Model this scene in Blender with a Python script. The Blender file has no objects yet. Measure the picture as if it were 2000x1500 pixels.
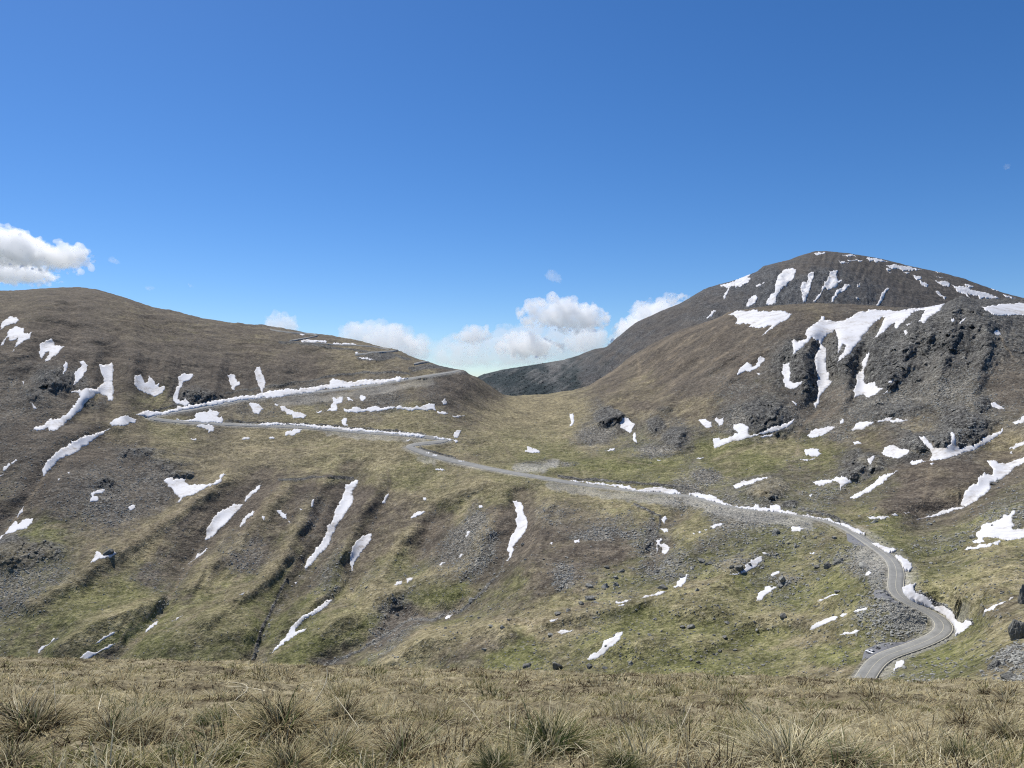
import bpy, bmesh, math, random
import numpy as np
from mathutils import Vector, Matrix, geometry
from mathutils.kdtree import KDTree

SC = bpy.context.scene
COL = SC.collection
random.seed(7)
RNG = np.random.default_rng(11)
F = 1510.0                     # focal length in pixels of the 2000 x 1500 photograph

# ------------------------------------------------------------------ noise
def _hash(ix, iy, seed):
    h = (ix.astype(np.int64) * 374761393 + iy.astype(np.int64) * 668265263 + seed * 2147483647) & 0xFFFFFFFF
    h = ((h ^ (h >> 13)) * 1274126177) & 0xFFFFFFFF
    return (h ^ (h >> 16)) & 0xFFFFFFFF

def noise2(x, y, seed=0):
    x = np.asarray(x, dtype=np.float64); y = np.asarray(y, dtype=np.float64)
    xi = np.floor(x); yi = np.floor(y)
    fx = x - xi; fy = y - yi
    sx = fx * fx * fx * (fx * (fx * 6 - 15) + 10); sy = fy * fy * fy * (fy * (fy * 6 - 15) + 10)
    def g(dx, dy):
        a = _hash(xi + dx, yi + dy, seed) * (2 * math.pi / 4294967296.0)
        return np.cos(a) * (fx - dx) + np.sin(a) * (fy - dy)
    n0 = g(0, 0) * (1 - sx) + g(1, 0) * sx
    n1 = g(0, 1) * (1 - sx) + g(1, 1) * sx
    return (n0 * (1 - sy) + n1 * sy) * 1.45

def fbm(x, y, octv=4, seed=0, gain=0.5, lac=2.03):
    t = 0; a = 1; s = 0
    for i in range(octv):
        t = t + a * noise2(x * lac ** i, y * lac ** i, seed + 17 * i); s += a; a *= gain
    return t / s

def ridged(x, y, octv=4, seed=0):
    t = 0; a = 1; s = 0
    for i in range(octv):
        t = t + a * (1 - 2 * np.abs(noise2(x * 2.1 ** i, y * 2.1 ** i, seed + 31 * i))); s += a; a *= 0.55
    return t / s

def _h3(ix, iy, iz, seed):
    return _hash(ix + 57 * iz, iy + 131 * iz, seed)

def noise3(p, seed=0):
    pi = np.floor(p); f = p - pi
    s = f * f * (3 - 2 * f)
    r = 0
    for dx in (0, 1):
        for dy in (0, 1):
            for dz in (0, 1):
                h = _h3(pi[:, 0] + dx, pi[:, 1] + dy, pi[:, 2] + dz, seed) / 2147483648.0 - 1
                w = (s[:, 0] if dx else 1 - s[:, 0]) * (s[:, 1] if dy else 1 - s[:, 1]) * (s[:, 2] if dz else 1 - s[:, 2])
                r = r + h * w
    return r

def cells(x, y, seed, tilt=1.1):
    """blocky faces: every cell has its own height and its own slope"""
    xi = np.floor(x); yi = np.floor(y); best = np.full(np.shape(x), 1e9); out = np.zeros(np.shape(x))
    for dx in (-1, 0, 1):
        for dy in (-1, 0, 1):
            cx, cy = xi + dx, yi + dy
            h = _hash(cx, cy, seed); px = cx + (h & 1023) / 1023.0; py = cy + ((h >> 10) & 1023) / 1023.0
            d = (x - px) ** 2 + (y - py) ** 2; h2 = _hash(cx, cy, seed + 99)
            v = 0.4 * ((h2 & 1023) / 511.5 - 1) + tilt * (((h2 >> 10) & 1023) / 511.5 - 1) * (x - px) + tilt * (((h2 >> 20) & 1023) / 511.5 - 1) * (y - py)
            m = d < best; best = np.where(m, d, best); out = np.where(m, v, out)
    return out

def sstep(a, b, x):
    t = np.clip((x - a) / (b - a), 0, 1)
    return t * t * (3 - 2 * t)

# ------------------------------------------------------------------ objects
def tag(o, label=None, cat=None, group=None, kind=None):
    if label: o['label'] = label
    if cat: o['category'] = cat
    if group: o['group'] = group
    if kind: o['kind'] = kind
    return o

def mesh_np(name, verts, faces, mat=None, smooth=True):
    """verts (n,3), faces: list of (m,k) int arrays with one k each."""
    me = bpy.data.meshes.new(name)
    verts = np.asarray(verts, dtype=np.float32)
    me.vertices.add(len(verts)); me.vertices.foreach_set('co', verts.ravel())
    if not isinstance(faces, (list, tuple)): faces = [faces]
    faces = [np.asarray(f, dtype=np.int32) for f in faces if len(f)]
    nl = sum(f.size for f in faces); nf = sum(len(f) for f in faces)
    me.loops.add(nl); me.polygons.add(nf)
    me.loops.foreach_set('vertex_index', np.concatenate([f.ravel() for f in faces]))
    tot = np.concatenate([np.full(len(f), f.shape[1], dtype=np.int32) for f in faces])
    start = np.concatenate([[0], np.cumsum(tot)[:-1]]).astype(np.int32)
    me.polygons.foreach_set('loop_start', start)
    me.polygons.foreach_set('use_smooth', np.full(nf, smooth, dtype=bool))
    me.update(calc_edges=True); me.validate()
    if mat: me.materials.append(mat)
    return me

def add_attr(me, name, rgba):
    a = me.attributes.new(name, 'FLOAT_COLOR', 'POINT')
    a.data.foreach_set('color', np.asarray(rgba, dtype=np.float32).ravel())

def link(name, me, parent=None):
    o = bpy.data.objects.new(name, me); COL.objects.link(o)
    if parent: o.parent = parent
    return o

def empty(name, loc, rz=0):
    o = bpy.data.objects.new(name, None); COL.objects.link(o)
    o.location = loc; o.rotation_euler = (0, 0, rz); o.empty_display_size = 0.5
    return o

def bm_obj(name, bm, mat, parent=None, smooth=False):
    me = bpy.data.meshes.new(name); bm.to_mesh(me); bm.free()
    if smooth:
        for p in me.polygons: p.use_smooth = True
    me.materials.append(mat)
    return link(name, me, parent)

# ------------------------------------------------------------------ materials
class NT:
    def __init__(s, name):
        s.m = bpy.data.materials.new(name); s.m.use_nodes = True
        s.t = s.m.node_tree; s.t.nodes.clear()
        s.out = s.t.nodes.new('ShaderNodeOutputMaterial')
    def n(s, typ, **kw):
        nd = s.t.nodes.new(typ)
        for k, v in kw.items():
            if k.startswith('i_'): nd.inputs[k[2:].replace('_', ' ')].default_value = v
            else: setattr(nd, k, v)
        return nd
    def l(s, a, b): s.t.links.new(a, b)
    def noise(s, vec, scale, detail=4, rough=0.6):
        nd = s.n('ShaderNodeTexNoise'); nd.inputs['Scale'].default_value = scale
        nd.inputs['Detail'].default_value = detail; nd.inputs['Roughness'].default_value = rough
        if vec is not None: s.l(vec, nd.inputs['Vector'])
        return nd.outputs['Fac']
    def ramp(s, fac, stops):
        r = s.n('ShaderNodeValToRGB')
        els = r.color_ramp.elements
        while len(els) > 1: els.remove(els[-1])
        for i, (p, c) in enumerate(stops):
            e = els[0] if i == 0 else els.new(p)
            e.position = p; e.color = (c[0], c[1], c[2], 1)
        s.l(fac, r.inputs['Fac']); return r.outputs['Color']
    def mix(s, fac, a, b, typ='MIX'):
        m = s.n('ShaderNodeMix', data_type='RGBA', blend_type=typ)
        for k, v in ((0, fac), (6, a), (7, b)):
            if isinstance(v, (int, float)): m.inputs[k].default_value = v
            elif isinstance(v, tuple): m.inputs[k].default_value = (v[0], v[1], v[2], 1)
            else: s.l(v, m.inputs[k])
        return m.outputs[2]
    def math(s, op, a, b=None, clamp=False):
        m = s.n('ShaderNodeMath', operation=op, use_clamp=clamp)
        for k, v in ((0, a), (1, b)):
            if v is None: continue
            if isinstance(v, (int, float)): m.inputs[k].default_value = v
            else: s.l(v, m.inputs[k])
        return m.outputs[0]
    def bsdf(s, col, rough=0.9, spec=0.2, normal=None, metallic=0.0):
        b = s.n('ShaderNodeBsdfPrincipled')
        b.inputs['Roughness'].default_value = rough; b.inputs['Specular IOR Level'].default_value = spec
        b.inputs['Metallic'].default_value = metallic
        if isinstance(col, tuple): b.inputs['Base Color'].default_value = (col[0], col[1], col[2], 1)
        else: s.l(col, b.inputs['Base Color'])
        if normal is not None: s.l(normal, b.inputs['Normal'])
        s.l(b.outputs[0], s.out.inputs['Surface']); return b
    def bump(s, h, dist, strength=1.0):
        b = s.n('ShaderNodeBump'); b.inputs['Distance'].default_value = dist; b.inputs['Strength'].default_value = strength
        s.l(h, b.inputs['Height']); return b.outputs[0]
    def pos(s):
        return s.n('ShaderNodeNewGeometry').outputs['Position']

def simple_mat(name, c, rough=0.6, spec=0.3, var=0.15, scale=3.0, metallic=0.0):
    t = NT(name)
    f = t.noise(t.n('ShaderNodeTexCoord').outputs['Object'], scale, 4)
    lo = tuple(x * (1 - var) for x in c); hi = tuple(min(1, x * (1 + var)) for x in c)
    t.bsdf(t.ramp(f, [(0.3, lo), (0.7, hi)]), rough, spec, metallic=metallic)
    return t.m

def terrain_mat(name, tint=(1, 1, 1)):
    """zones_a = heath, straw, green, scree ; zones_b = rock, path, gravel, dark bush."""
    t = NT(name); p = t.pos()
    za = t.n('ShaderNodeAttribute', attribute_name='zones_a'); zb = t.n('ShaderNodeAttribute', attribute_name='zones_b')
    sa = t.n('ShaderNodeSeparateColor'); t.l(za.outputs['Color'], sa.inputs[0])
    sb = t.n('ShaderNodeSeparateColor'); t.l(zb.outputs['Color'], sb.inputs[0])
    n1 = t.noise(p, 0.55, 3, 0.75); n2 = t.noise(p, 0.16, 4, 0.7); n3 = t.noise(p, 0.03, 5, 0.65)
    mp = t.n('ShaderNodeMapping'); mp.inputs['Scale'].default_value = (0.3, 1.0, 2.6); t.l(p, mp.inputs['Vector'])
    n4 = t.noise(mp.outputs[0], 0.13, 5, 0.75)
    f0 = t.math('ADD', t.math('MULTIPLY', n1, 0.5), t.math('MULTIPLY', n2, 0.5))
    f12 = t.math('ADD', 0.5, t.math('MULTIPLY', t.math('SUBTRACT', f0, 0.5), 1.65))
    heath = t.ramp(t.math('ADD', t.math('MULTIPLY', f12, 0.6), t.math('MULTIPLY', n4, 0.4)),
                   [(0.32, (0.042, 0.035, 0.031)), (0.46, (0.092, 0.077, 0.061)), (0.55, (0.145, 0.122, 0.094)), (0.68, (0.25, 0.215, 0.165))])
    straw = t.ramp(f12, [(0.30, (0.095, 0.081, 0.048)), (0.5, (0.255, 0.220, 0.130)), (0.68, (0.44, 0.385, 0.245))])
    green = t.ramp(f12, [(0.30, (0.052, 0.057, 0.022)), (0.5, (0.140, 0.146, 0.056)), (0.68, (0.262, 0.25, 0.122))])
    vor = t.n('ShaderNodeTexVoronoi'); vor.inputs['Scale'].default_value = 0.55; t.l(p, vor.inputs['Vector'])
    vc = t.n('ShaderNodeSeparateColor'); t.l(vor.outputs['Color'], vc.inputs[0])
    scree = t.ramp(t.math('ADD', t.math('MULTIPLY', vc.outputs[0], 0.55), t.math('MULTIPLY', n1, 0.45)),
                   [(0.22, (0.044, 0.040, 0.034)), (0.45, (0.128, 0.119, 0.100)), (0.65, (0.222, 0.210, 0.178)), (0.8, (0.39, 0.375, 0.33))])
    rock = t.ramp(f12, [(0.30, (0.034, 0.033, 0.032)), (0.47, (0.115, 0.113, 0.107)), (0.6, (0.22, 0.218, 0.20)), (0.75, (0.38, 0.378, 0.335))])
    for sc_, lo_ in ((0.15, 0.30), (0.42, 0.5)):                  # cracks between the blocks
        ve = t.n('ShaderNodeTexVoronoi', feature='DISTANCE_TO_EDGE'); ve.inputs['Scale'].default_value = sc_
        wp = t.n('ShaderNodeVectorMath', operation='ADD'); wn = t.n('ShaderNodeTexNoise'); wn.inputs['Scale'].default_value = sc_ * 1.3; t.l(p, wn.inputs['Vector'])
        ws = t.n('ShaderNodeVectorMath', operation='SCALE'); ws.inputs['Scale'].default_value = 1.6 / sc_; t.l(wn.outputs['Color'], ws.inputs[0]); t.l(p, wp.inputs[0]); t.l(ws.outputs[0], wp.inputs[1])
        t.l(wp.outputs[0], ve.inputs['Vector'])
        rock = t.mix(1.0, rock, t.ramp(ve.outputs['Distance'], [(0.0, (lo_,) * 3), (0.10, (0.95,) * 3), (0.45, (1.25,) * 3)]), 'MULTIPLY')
    path = t.ramp(f12, [(0.35, (0.17, 0.135, 0.09)), (0.62, (0.32, 0.265, 0.19))])
    gravel = t.ramp(n1, [(0.3, (0.27, 0.26, 0.23)), (0.7, (0.54, 0.525, 0.47))])
    bush = t.ramp(n1, [(0.3, (0.016, 0.027, 0.028)), (0.7, (0.045, 0.062, 0.060))])
    c = heath
    for fac, colr in ((sa.outputs[1], straw), (sa.outputs[2], green), ):
        c = t.mix(fac, c, colr)
    c = t.mix(sa.outputs[0], c, scree)
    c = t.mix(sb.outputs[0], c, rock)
    c = t.mix(sb.outputs[1], c, path)
    c = t.mix(sb.outputs[2], c, gravel)
    c = t.mix(zb.outputs['Alpha'], c, bush)
    big = t.ramp(n3, [(0.32, (0.66, 0.66, 0.67)), (0.68, (1.32, 1.30, 1.26))])
    c = t.mix(1.0, c, big, 'MULTIPLY')
    n5 = t.noise(p, 0.42, 2, 0.6)                               # stones and dead tufts between the plants
    c = t.mix(t.math('MULTIPLY', t.ramp(n5, [(0.60, (0, 0, 0)), (0.68, (1, 1, 1))]), 0.5), c, (0.27, 0.255, 0.215))
    c = t.mix(t.math('MULTIPLY', t.ramp(n5, [(0.32, (1, 1, 1)), (0.40, (0, 0, 0))]), 0.6), c, (0.028, 0.026, 0.020))
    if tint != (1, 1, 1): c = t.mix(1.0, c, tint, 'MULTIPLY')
    h = t.math('ADD', t.math('MULTIPLY', n1, 0.8), t.math('MULTIPLY', n2, 2.2))
    t.bsdf(c, 0.95, 0.12, t.bump(h, 1.3, 1.0))
    return t.m

def snow_mat():
    t = NT('old_snow'); p = t.pos()
    n = t.noise(p, 0.25, 5, 0.65); m = t.noise(p, 0.035, 3)
    c = t.ramp(t.math('ADD', t.math('MULTIPLY', n, 0.5), t.math('MULTIPLY', m, 0.5)),
               [(0.35, (0.36, 0.33, 0.29)), (0.43, (0.55, 0.535, 0.515)), (0.53, (0.655, 0.655, 0.66))])
    t.bsdf(c, 0.75, 0.2, t.bump(m, 1.0, 0.4))
    return t.m

def attr_mat(name, attr, rough=0.8, trans=0.3):
    t = NT(name)
    a = t.n('ShaderNodeAttribute', attribute_name=attr)
    n = t.noise(t.pos(), 35.0, 2)
    c = t.mix(1.0, a.outputs['Color'], t.ramp(n, [(0.3, (0.8, 0.8, 0.8)), (0.7, (1.15, 1.15, 1.15))]), 'MULTIPLY')
    d = t.n('ShaderNodeBsdfDiffuse'); t.l(c, d.inputs['Color'])
    tr = t.n('ShaderNodeBsdfTranslucent'); t.l(c, tr.inputs['Color'])
    mx = t.n('ShaderNodeMixShader'); mx.inputs[0].default_value = trans
    t.l(d.outputs[0], mx.inputs[1]); t.l(tr.outputs[0], mx.inputs[2]); t.l(mx.outputs[0], t.out.inputs['Surface'])
    return t.m

def asphalt_mat(name, lo, hi):
    t = NT(name); p = t.pos()
    n = t.noise(p, 1.2, 4); m = t.noise(p, 0.12, 4)
    t.bsdf(t.ramp(t.math('ADD', t.math('MULTIPLY', n, 0.4), t.math('MULTIPLY', m, 0.6)), [(0.35, lo), (0.65, hi)]), 0.85, 0.25)
    return t.m

def boulder_mat(name, k=1.0):
    t = NT(name); o = t.n('ShaderNodeTexCoord').outputs['Object']
    n = t.noise(o, 2.2, 6, 0.7); m = t.noise(o, 7.0, 4, 0.7)
    c = t.ramp(n, [(0.3, (0.08 * k, 0.079 * k, 0.073 * k)), (0.5, (0.17 * k, 0.168 * k, 0.152 * k)), (0.66, (0.27 * k, 0.268 * k, 0.232 * k)), (0.8, (0.36 * k, 0.357 * k, 0.305 * k))])
    t.bsdf(c, 0.92, 0.15, t.bump(m, 0.25, 0.9))
    return t.m
# ------------------------------------------------------------------ traced snow patches (outlines as seen, later laid on the hills in 3D)
REG = dict(A=(0, 540, 4), B=(450, 540, 4), C=(900, 540, 4), D=(1350, 480, 4), E=(1500, 480, 4), G=(0, 900, 4), H=(450, 900, 4),
           I=(900, 900, 4), J=(1350, 800, 4), K=(1500, 960, 4), L=(1750, 740, 4), M=(1800, 1080, 5), N=(1650, 1230, 12.5), O=(0, 1200, 5), P=(0, 0, 1))
SNOW = [
# --- left hill, dark flank
('A', '0,420 20,355 70,318 130,320 150,345 110,370 50,385 20,410 -60,470 -80,440', 'highest snow patch on the left hill, running off at the left edge'),
('A', '5,540 55,470 70,420 130,392 190,405 185,440 205,450 250,437 235,475 160,530 110,560 90,590 125,525 160,465 100,500 75,505 70,475 55,480 30,535', 'forked snow patch with two trailing legs, just below the highest one on the left hill'),
('A', '305,600 315,525 360,497 402,485 425,530 505,545 460,595 380,660 352,682 365,630 382,605 378,585 350,595 345,620 320,645', 'broad notched snow patch on the dark flank, above a pale scree chute'),
('A', '490,775 500,715 510,672 527,680 520,735 500,780', 'thin upright snow sliver beside the black crag of the left hill'),
('A', '615,660 655,655 685,685 670,740 635,795 590,840 572,850 585,745 630,705 640,685', 'slanting snow tongue between the thin sliver and the big branching drift'),
('A', '775,680 880,675 890,720 885,850 890,905 878,972 845,970 840,930 800,920 765,908 715,945 660,985 610,1050 520,1130 440,1190 385,1200 375,1170 320,1190 262,1195 280,1165 345,1155 385,1110 470,1105 540,1050 600,985 625,945 605,905 555,912 580,890 640,895 670,875 740,880 780,840 815,815 805,770 790,745', 'large branching snow drift with a square top and a long tail sweeping down left'),
('A', '1050,770 1105,765 1130,825 1155,815 1165,770 1190,795 1215,840 1240,825 1245,860 1280,850 1290,870 1245,910 1205,930 1165,915 1120,900 1085,890 1050,835', 'W-shaped snow patch on the dark flank, above the road hairpin'),
('A', '1415,770 1490,760 1512,775 1480,810 1430,835 1405,880 1390,960 1410,975 1450,955 1480,995 1440,1020 1425,1000 1385,995 1355,970 1370,900 1395,840 1390,790', 'S-curved snow tongue running down to the snowy roadside near the hairpin'),
('A', '1775,755 1805,755 1835,765 1875,825 1870,845 1840,855 1830,885 1810,870 1790,810', 'small wedge of snow left of the tall straight wedge above the road'),
('B', '185,740 205,705 228,700 245,755 275,830 270,870 250,910 235,890 210,830', 'tall straight snow wedge whose tip touches the snowy upper road bank'),
('P', '265,811 277,805 290,801 303,803 318,804 345,798 346,792 358,794 368,790 390,789 410,786 435,780 455,777 475,774 497,773 530,764 555,762 585,761 600,759 625,754 644,752 646,744 652,740 670,744 684,746 722,741 750,740 778,736 797,739 775,745 737,749 700,753 662,758 625,763 570,770 512,777 460,784 412,792 362,799 320,808 295,812', 'long snow bank along the uphill side of the upper road'),
('A', '855,1155 905,1110 1000,1090 1015,1105 1065,1120 1060,1140 985,1165 880,1172', 'flat snow wedge lying just left of the road hairpin'),
('P', '83,913 95,896 110,881 125,871 140,865 139,860 160,855 180,849 205,840 217,837 200,848 174,862 172,867 161,870 150,880 130,887 112,897 100,910 90,922 84,927', 'long snow streak climbing towards the hairpin, over the grey boulder field'),
('A', '1375,1115 1440,1125 1530,1105 1520,1085 1560,1060 1600,1055 1640,1035 1690,1050 1715,1065 1695,1095 1720,1105 1745,1130 1730,1150 1640,1140 1480,1135', 'crown-shaped snow patch between the two road legs at the hairpin'),
('A', '1535,1175 1560,1160 1640,1160 1675,1180 1670,1205 1625,1215 1630,1195 1590,1185', 'small hooked snow patch just below the road, under the crown-shaped one'),
('A', '1490,1258 1535,1262 1520,1275', None), ('A', '1890,1265 1940,1250 1950,1262 1910,1272', None),
('A', '235,985 260,1000 288,1030 265,1035', None), ('A', '175,815 190,815 182,838', None),
('G', '20,70 35,40 70,15 80,25 55,60 30,78', None), ('G', '-10,130 30,95 25,112', None), ('G', '85,15 125,-15 135,-5 100,20', None),
# --- between the road legs
('B', '145,1000 180,990 225,1000 255,1030 235,1055 215,1075 180,1065 165,1030', 'ragged snow patch below the upper road, left of the double patch'),
('B', '385,1020 420,1010 440,1030 465,1040 490,1055 550,1060 595,1085 575,1110 490,1112 480,1080 450,1080 425,1055 395,1045', 'lopsided double snow patch halfway between the two road legs'),
('B', '345,992 375,1000 365,1012', None),
('B', '795,950 830,960 880,940 875,985 830,1000 835,1050 750,1058 785,1030 790,1000 815,985', 'boot-shaped snow patch at the left end of the long white strip'),
('B', '910,945 930,945 960,978 920,975', None), ('B', '1015,930 1045,935 1057,955 1040,975 1015,968', None), ('B', '670,1060 715,1050 705,1065 675,1070', None),
('B', '885,1035 920,1045 985,1020 1040,1040 1130,1008 1200,1020 1280,1010 1400,1020 1490,1018 1530,1000 1600,990 1605,1050 1560,1040 1430,1040 1270,1030 1150,1050 1000,1060 910,1065', 'long level snow strip under the scree, between the two road legs'),
('B', '1615,1055 1680,1058 1700,1075 1660,1078 1620,1068', None), ('B', '1735,1088 1830,1088 1800,1100 1740,1100', None), ('B', '1650,975 1680,960 1692,990 1670,1003', None),
('B', '870,1140 885,1105 910,1110 905,1145 920,1175 895,1170 880,1160', 'small hook of snow standing on the lower road bank'),
('B', '60,1150 250,1142 400,1145 520,1155 700,1170 900,1182 960,1190 1020,1185 1060,1200 1200,1210 1400,1225 1440,1230 1520,1240 1500,1252 1350,1238 1200,1226 1000,1210 800,1193 600,1177 400,1162 200,1160', 'long thin snow bank along the lower road leg'),
('B', '1580,1245 1660,1255 1720,1265 1780,1290 1755,1292 1700,1272 1600,1260', 'snow rim around the outside of the small road loop'),
('B', '430,1215 490,1198 560,1200 545,1220 505,1240 430,1242', 'small flat snow patch on the grassy shelf below the lower road'),
('B', '90,1265 120,1252 150,1257 100,1272', None), ('B', '300,1262 345,1258 340,1270', None),
('B', '1740,1245 1760,1215 1805,1205 1790,1230 1775,1262 1750,1260', 'leaf-shaped snow patch just above the small road loop'),
('B', '1375,1280 1410,1283 1390,1290', None), ('B', '1575,1395 1625,1400 1615,1411 1580,1402', None), ('B', '1770,1440 1820,1442 1830,1452 1780,1450', None), ('B', '1515,1378 1560,1384 1550,1392', None),
('B', '540,450 580,452 575,461 550,460', None), ('B', '975,597 1003,605 990,608', None),
('B', '550,510 580,500 700,505 755,510 740,522 600,517', 'thin snow strip under the highest hairpin on the left ridge'),
('B', '800,521 980,530 990,537 820,532', 'very thin snow line beside the road cut on the left ridge'),
('B', '1005,640 1050,645 1120,658 1090,664 1040,654', 'thin snow strip below the dark road embankment on the left ridge'),
# --- saddle and knolls
('C', '850,1068 880,1065 888,1130 870,1165 840,1178 865,1140', 'thin upright snow crescent on the grassy saddle'),
('C', '1245,1150 1275,1115 1310,1112 1325,1135 1358,1155 1345,1190 1320,1228 1295,1215 1250,1195', 'star-shaped snow patch between the two rocky knolls'),
('C', '1345,1240 1365,1225 1365,1270 1378,1300 1355,1290', None),
('C', '500,1360 520,1355 515,1325 550,1335 610,1355 620,1370 540,1375', 'lone little snow patch on the green flat above the road'),
('C', '1145,1355 1165,1340 1205,1337 1200,1352 1160,1362', None), ('C', '1840,1418 1900,1410 1870,1425', None), ('C', '1530,1433 1560,1435 1545,1443', None),
# --- far peak (second surface)
('D', '225,310 340,282 385,255 465,225 440,250 465,262 450,302 390,335 345,340 330,318 240,322', 'snow patch on the left shoulder of the far peak', 'far'),
('D', '255,420 250,405 290,340 312,335 280,390', None, 'far'),
('D', '120,570 180,505 195,510 150,560', 'short slanting snow sliver low on the left edge of the far peak', 'far'),
('D', '585,460 620,400 650,380 655,335 675,260 740,185 780,178 822,195 800,260 740,325 700,355 680,380 665,420 660,462', 'largest snow couloir on the dark face of the far peak', 'far'),
('D', '430,475 470,400 490,388 520,415 500,460 450,490', 'small snow tongue left of the largest couloir of the far peak', 'far'),
('D', '505,320 575,288 570,310 520,335', None, 'far'),
('D', '855,350 865,300 905,290 925,230 960,222 955,265 935,330 920,370 895,455 875,455 865,380', 'narrow second snow couloir on the far peak, right of the largest', 'far'),
('D', '955,450 1020,350 1050,290 1080,240 1075,215 1115,195 1140,195 1140,260 1150,290 1175,270 1180,285 1150,310 1110,335 1080,350 1050,340 1010,390 975,450', 'third snow couloir on the far peak, with a ragged right side', 'far'),
('D', '1090,455 1130,375 1170,330 1235,310 1245,325 1210,350 1180,365 1140,395 1105,455', 'fourth snow couloir on the far peak, slanting below the third', 'far'),
('D', '1295,320 1315,305 1320,325 1300,340', None, 'far'), ('D', '1285,420 1305,410 1315,425 1298,435', None, 'far'),
('D', '1445,475 1475,410 1530,335 1545,335 1510,400 1465,475', 'thin diagonal snow streak right of the couloirs on the far peak', 'far'),
('D', '960,62 990,55 1050,58 1040,65 970,68', None, 'far'), ('D', '1180,75 1240,68 1290,85 1230,87', None, 'far'),
('D', '1150,125 1200,122 1230,130 1160,133', None, 'far'), ('D', '1220,112 1340,114 1330,122 1230,121', None, 'far'),
('D', '1365,100 1440,100 1540,125 1480,127 1390,120', 'flat snow strip on the summit ridge of the far peak', 'far'),
('D', '1520,155 1600,150 1700,165 1800,188 1720,186 1700,198 1640,188 1560,175', 'wide snow band on the right summit slope of the far peak', 'far'),
('D', '1525,178 1560,185 1555,200 1525,192', None, 'far'), ('D', '1530,205 1565,210 1555,217', None, 'far'), ('D', '1660,205 1705,212 1690,222', None, 'far'),
('D', '1730,230 1790,235 1800,255 1760,262 1740,245', None, 'far'), ('D', '1780,270 1855,305 1835,320 1800,305', None, 'far'),
('E', '1305,280 1340,288 1380,280 1425,300 1415,325 1360,310', None, 'far'),
('E', '1435,305 1480,320 1540,320 1600,345 1680,365 1780,395 1810,415 1650,412 1600,385 1560,375 1575,412 1520,375 1470,350', 'broadest snow field on the right shoulder of the far peak', 'far'),
('E', '1540,295 1610,320 1590,328 1550,315', None, 'far'), ('E', '1310,358 1335,362 1395,410 1380,418 1330,380', None, 'far'),
('E', '1745,335 1805,352 1780,353', None, 'far'), ('E', '1835,380 1945,412 1900,415 1850,395', 'last snow strip at the right foot of the far peak', 'far'),
('E', '1310,205 1360,210 1330,214', None, 'far'), ('E', '1315,242 1365,248 1350,253', None, 'far'),
# --- right hill
('D', '285,535 350,510 515,497 520,508 600,515 710,508 790,535 760,570 690,610 640,645 555,700 600,660 635,630 560,640 510,650 450,640 470,615 430,620 345,610 360,575 340,550', 'wide tattered snow field on the brown shoulder of the right hill'),
('D', '780,745 800,735 830,755 890,735 905,720 890,690 900,655 950,615 1010,575 1020,550 1045,560 1045,580 1080,575 1130,592 1240,560 1310,520 1380,510 1560,505 1600,515 1700,495 1850,470 1985,450 1950,500 1895,545 1855,570 1820,620 1800,600 1775,610 1825,505 1740,520 1700,560 1650,610 1610,655 1590,635 1590,600 1520,660 1470,695 1425,745 1440,710 1470,650 1520,555 1490,555 1440,590 1390,640 1330,710 1325,745 1240,845 1145,922 1150,880 1180,850 1215,790 1190,775 1160,830 1150,850 1150,770 1120,645 1060,680 1030,725 1025,770 1050,800 1050,900 1055,965 1075,985 1072,1035 1100,1055 1050,1110 1010,1160 990,1230 970,1260 962,1235 995,1130 990,1020 970,920 965,880 990,830 1010,790 1000,745 940,710 925,740 870,800 800,858 795,800', 'biggest snow field, draped over the right hill crags with long fingers'),
('D', '705,985 720,925 765,915 770,960 770,1055 800,1070 870,1065 840,1095 800,1118 740,1105 720,1060 725,1010', 'J-shaped snow patch at the foot of the right hill crags'),
('D', '1290,1010 1340,960 1335,920 1350,880 1385,835 1390,860 1370,910 1365,940 1350,990 1345,1050 1375,1085 1440,1070 1440,1100 1500,1120 1440,1165 1385,1185 1345,1160 1275,1188 1270,1140 1295,1060', 'boot-shaped snow tongue below the biggest snow field'),
('D', '360,1010 375,965 440,910 470,920 475,945 510,925 540,860 578,875 570,900 510,955 460,980 420,970', 'winged snow patch on the brown scree left of the crags'),
('D', '1540,1085 1580,1055 1570,1080', None), ('D', '1500,1165 1540,1130 1535,1150', None), ('D', '510,990 550,995 530,1008', None), ('D', '785,1215 830,1230 825,1250', None),
('D', '55,1365 100,1355 160,1380 165,1415 130,1425 90,1400', 'ragged snow patch at the left foot of the rocky knob'),
('D', '185,1355 200,1345 215,1360 255,1350 245,1400 220,1412 205,1385', None),
('J', '170,225 220,220 230,235 330,200 370,180 330,150 330,120 360,115 400,110 450,140 445,205 520,195 620,150 740,115 810,85 780,120 700,160 560,195 420,225 300,250 220,290 180,298', 'fish-shaped snow drift under the rocky knob, with a long tapering tail'),
('J', '540,215 590,200 640,198 560,220', None),
('J', '905,205 930,175 960,155 1060,135 1120,125 1125,140 1080,170 1010,200 940,215', 'oval snow patch on the scree fan below the big crags'),
('J', '1160,85 1180,68 1195,80 1180,105 1160,105', None),
('J', '1250,150 1280,115 1330,95 1425,95 1380,130 1330,155 1260,162', 'smaller snow wedge right of the oval one on the scree fan'),
('J', '1455,95 1550,65 1575,65 1560,85 1600,75 1640,78 1695,80 1650,95 1590,103 1555,96 1520,86', 'thin two-piece snow strip at the upper right of the scree fan'),
('J', '885,310 930,300 1000,310 1000,330 1025,345 980,365 930,360 890,345', 'small square snow patch on the stony slope above the road'),
('J', '850,390 900,385 970,380 910,402', None), ('J', '1265,255 1300,245 1330,265 1280,280', None),
('J', '1485,340 1510,295 1580,278 1650,315 1700,320 1690,350 1640,375 1580,385 1520,370', 'diamond-shaped snow patch left of the three-armed drift'),
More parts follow.
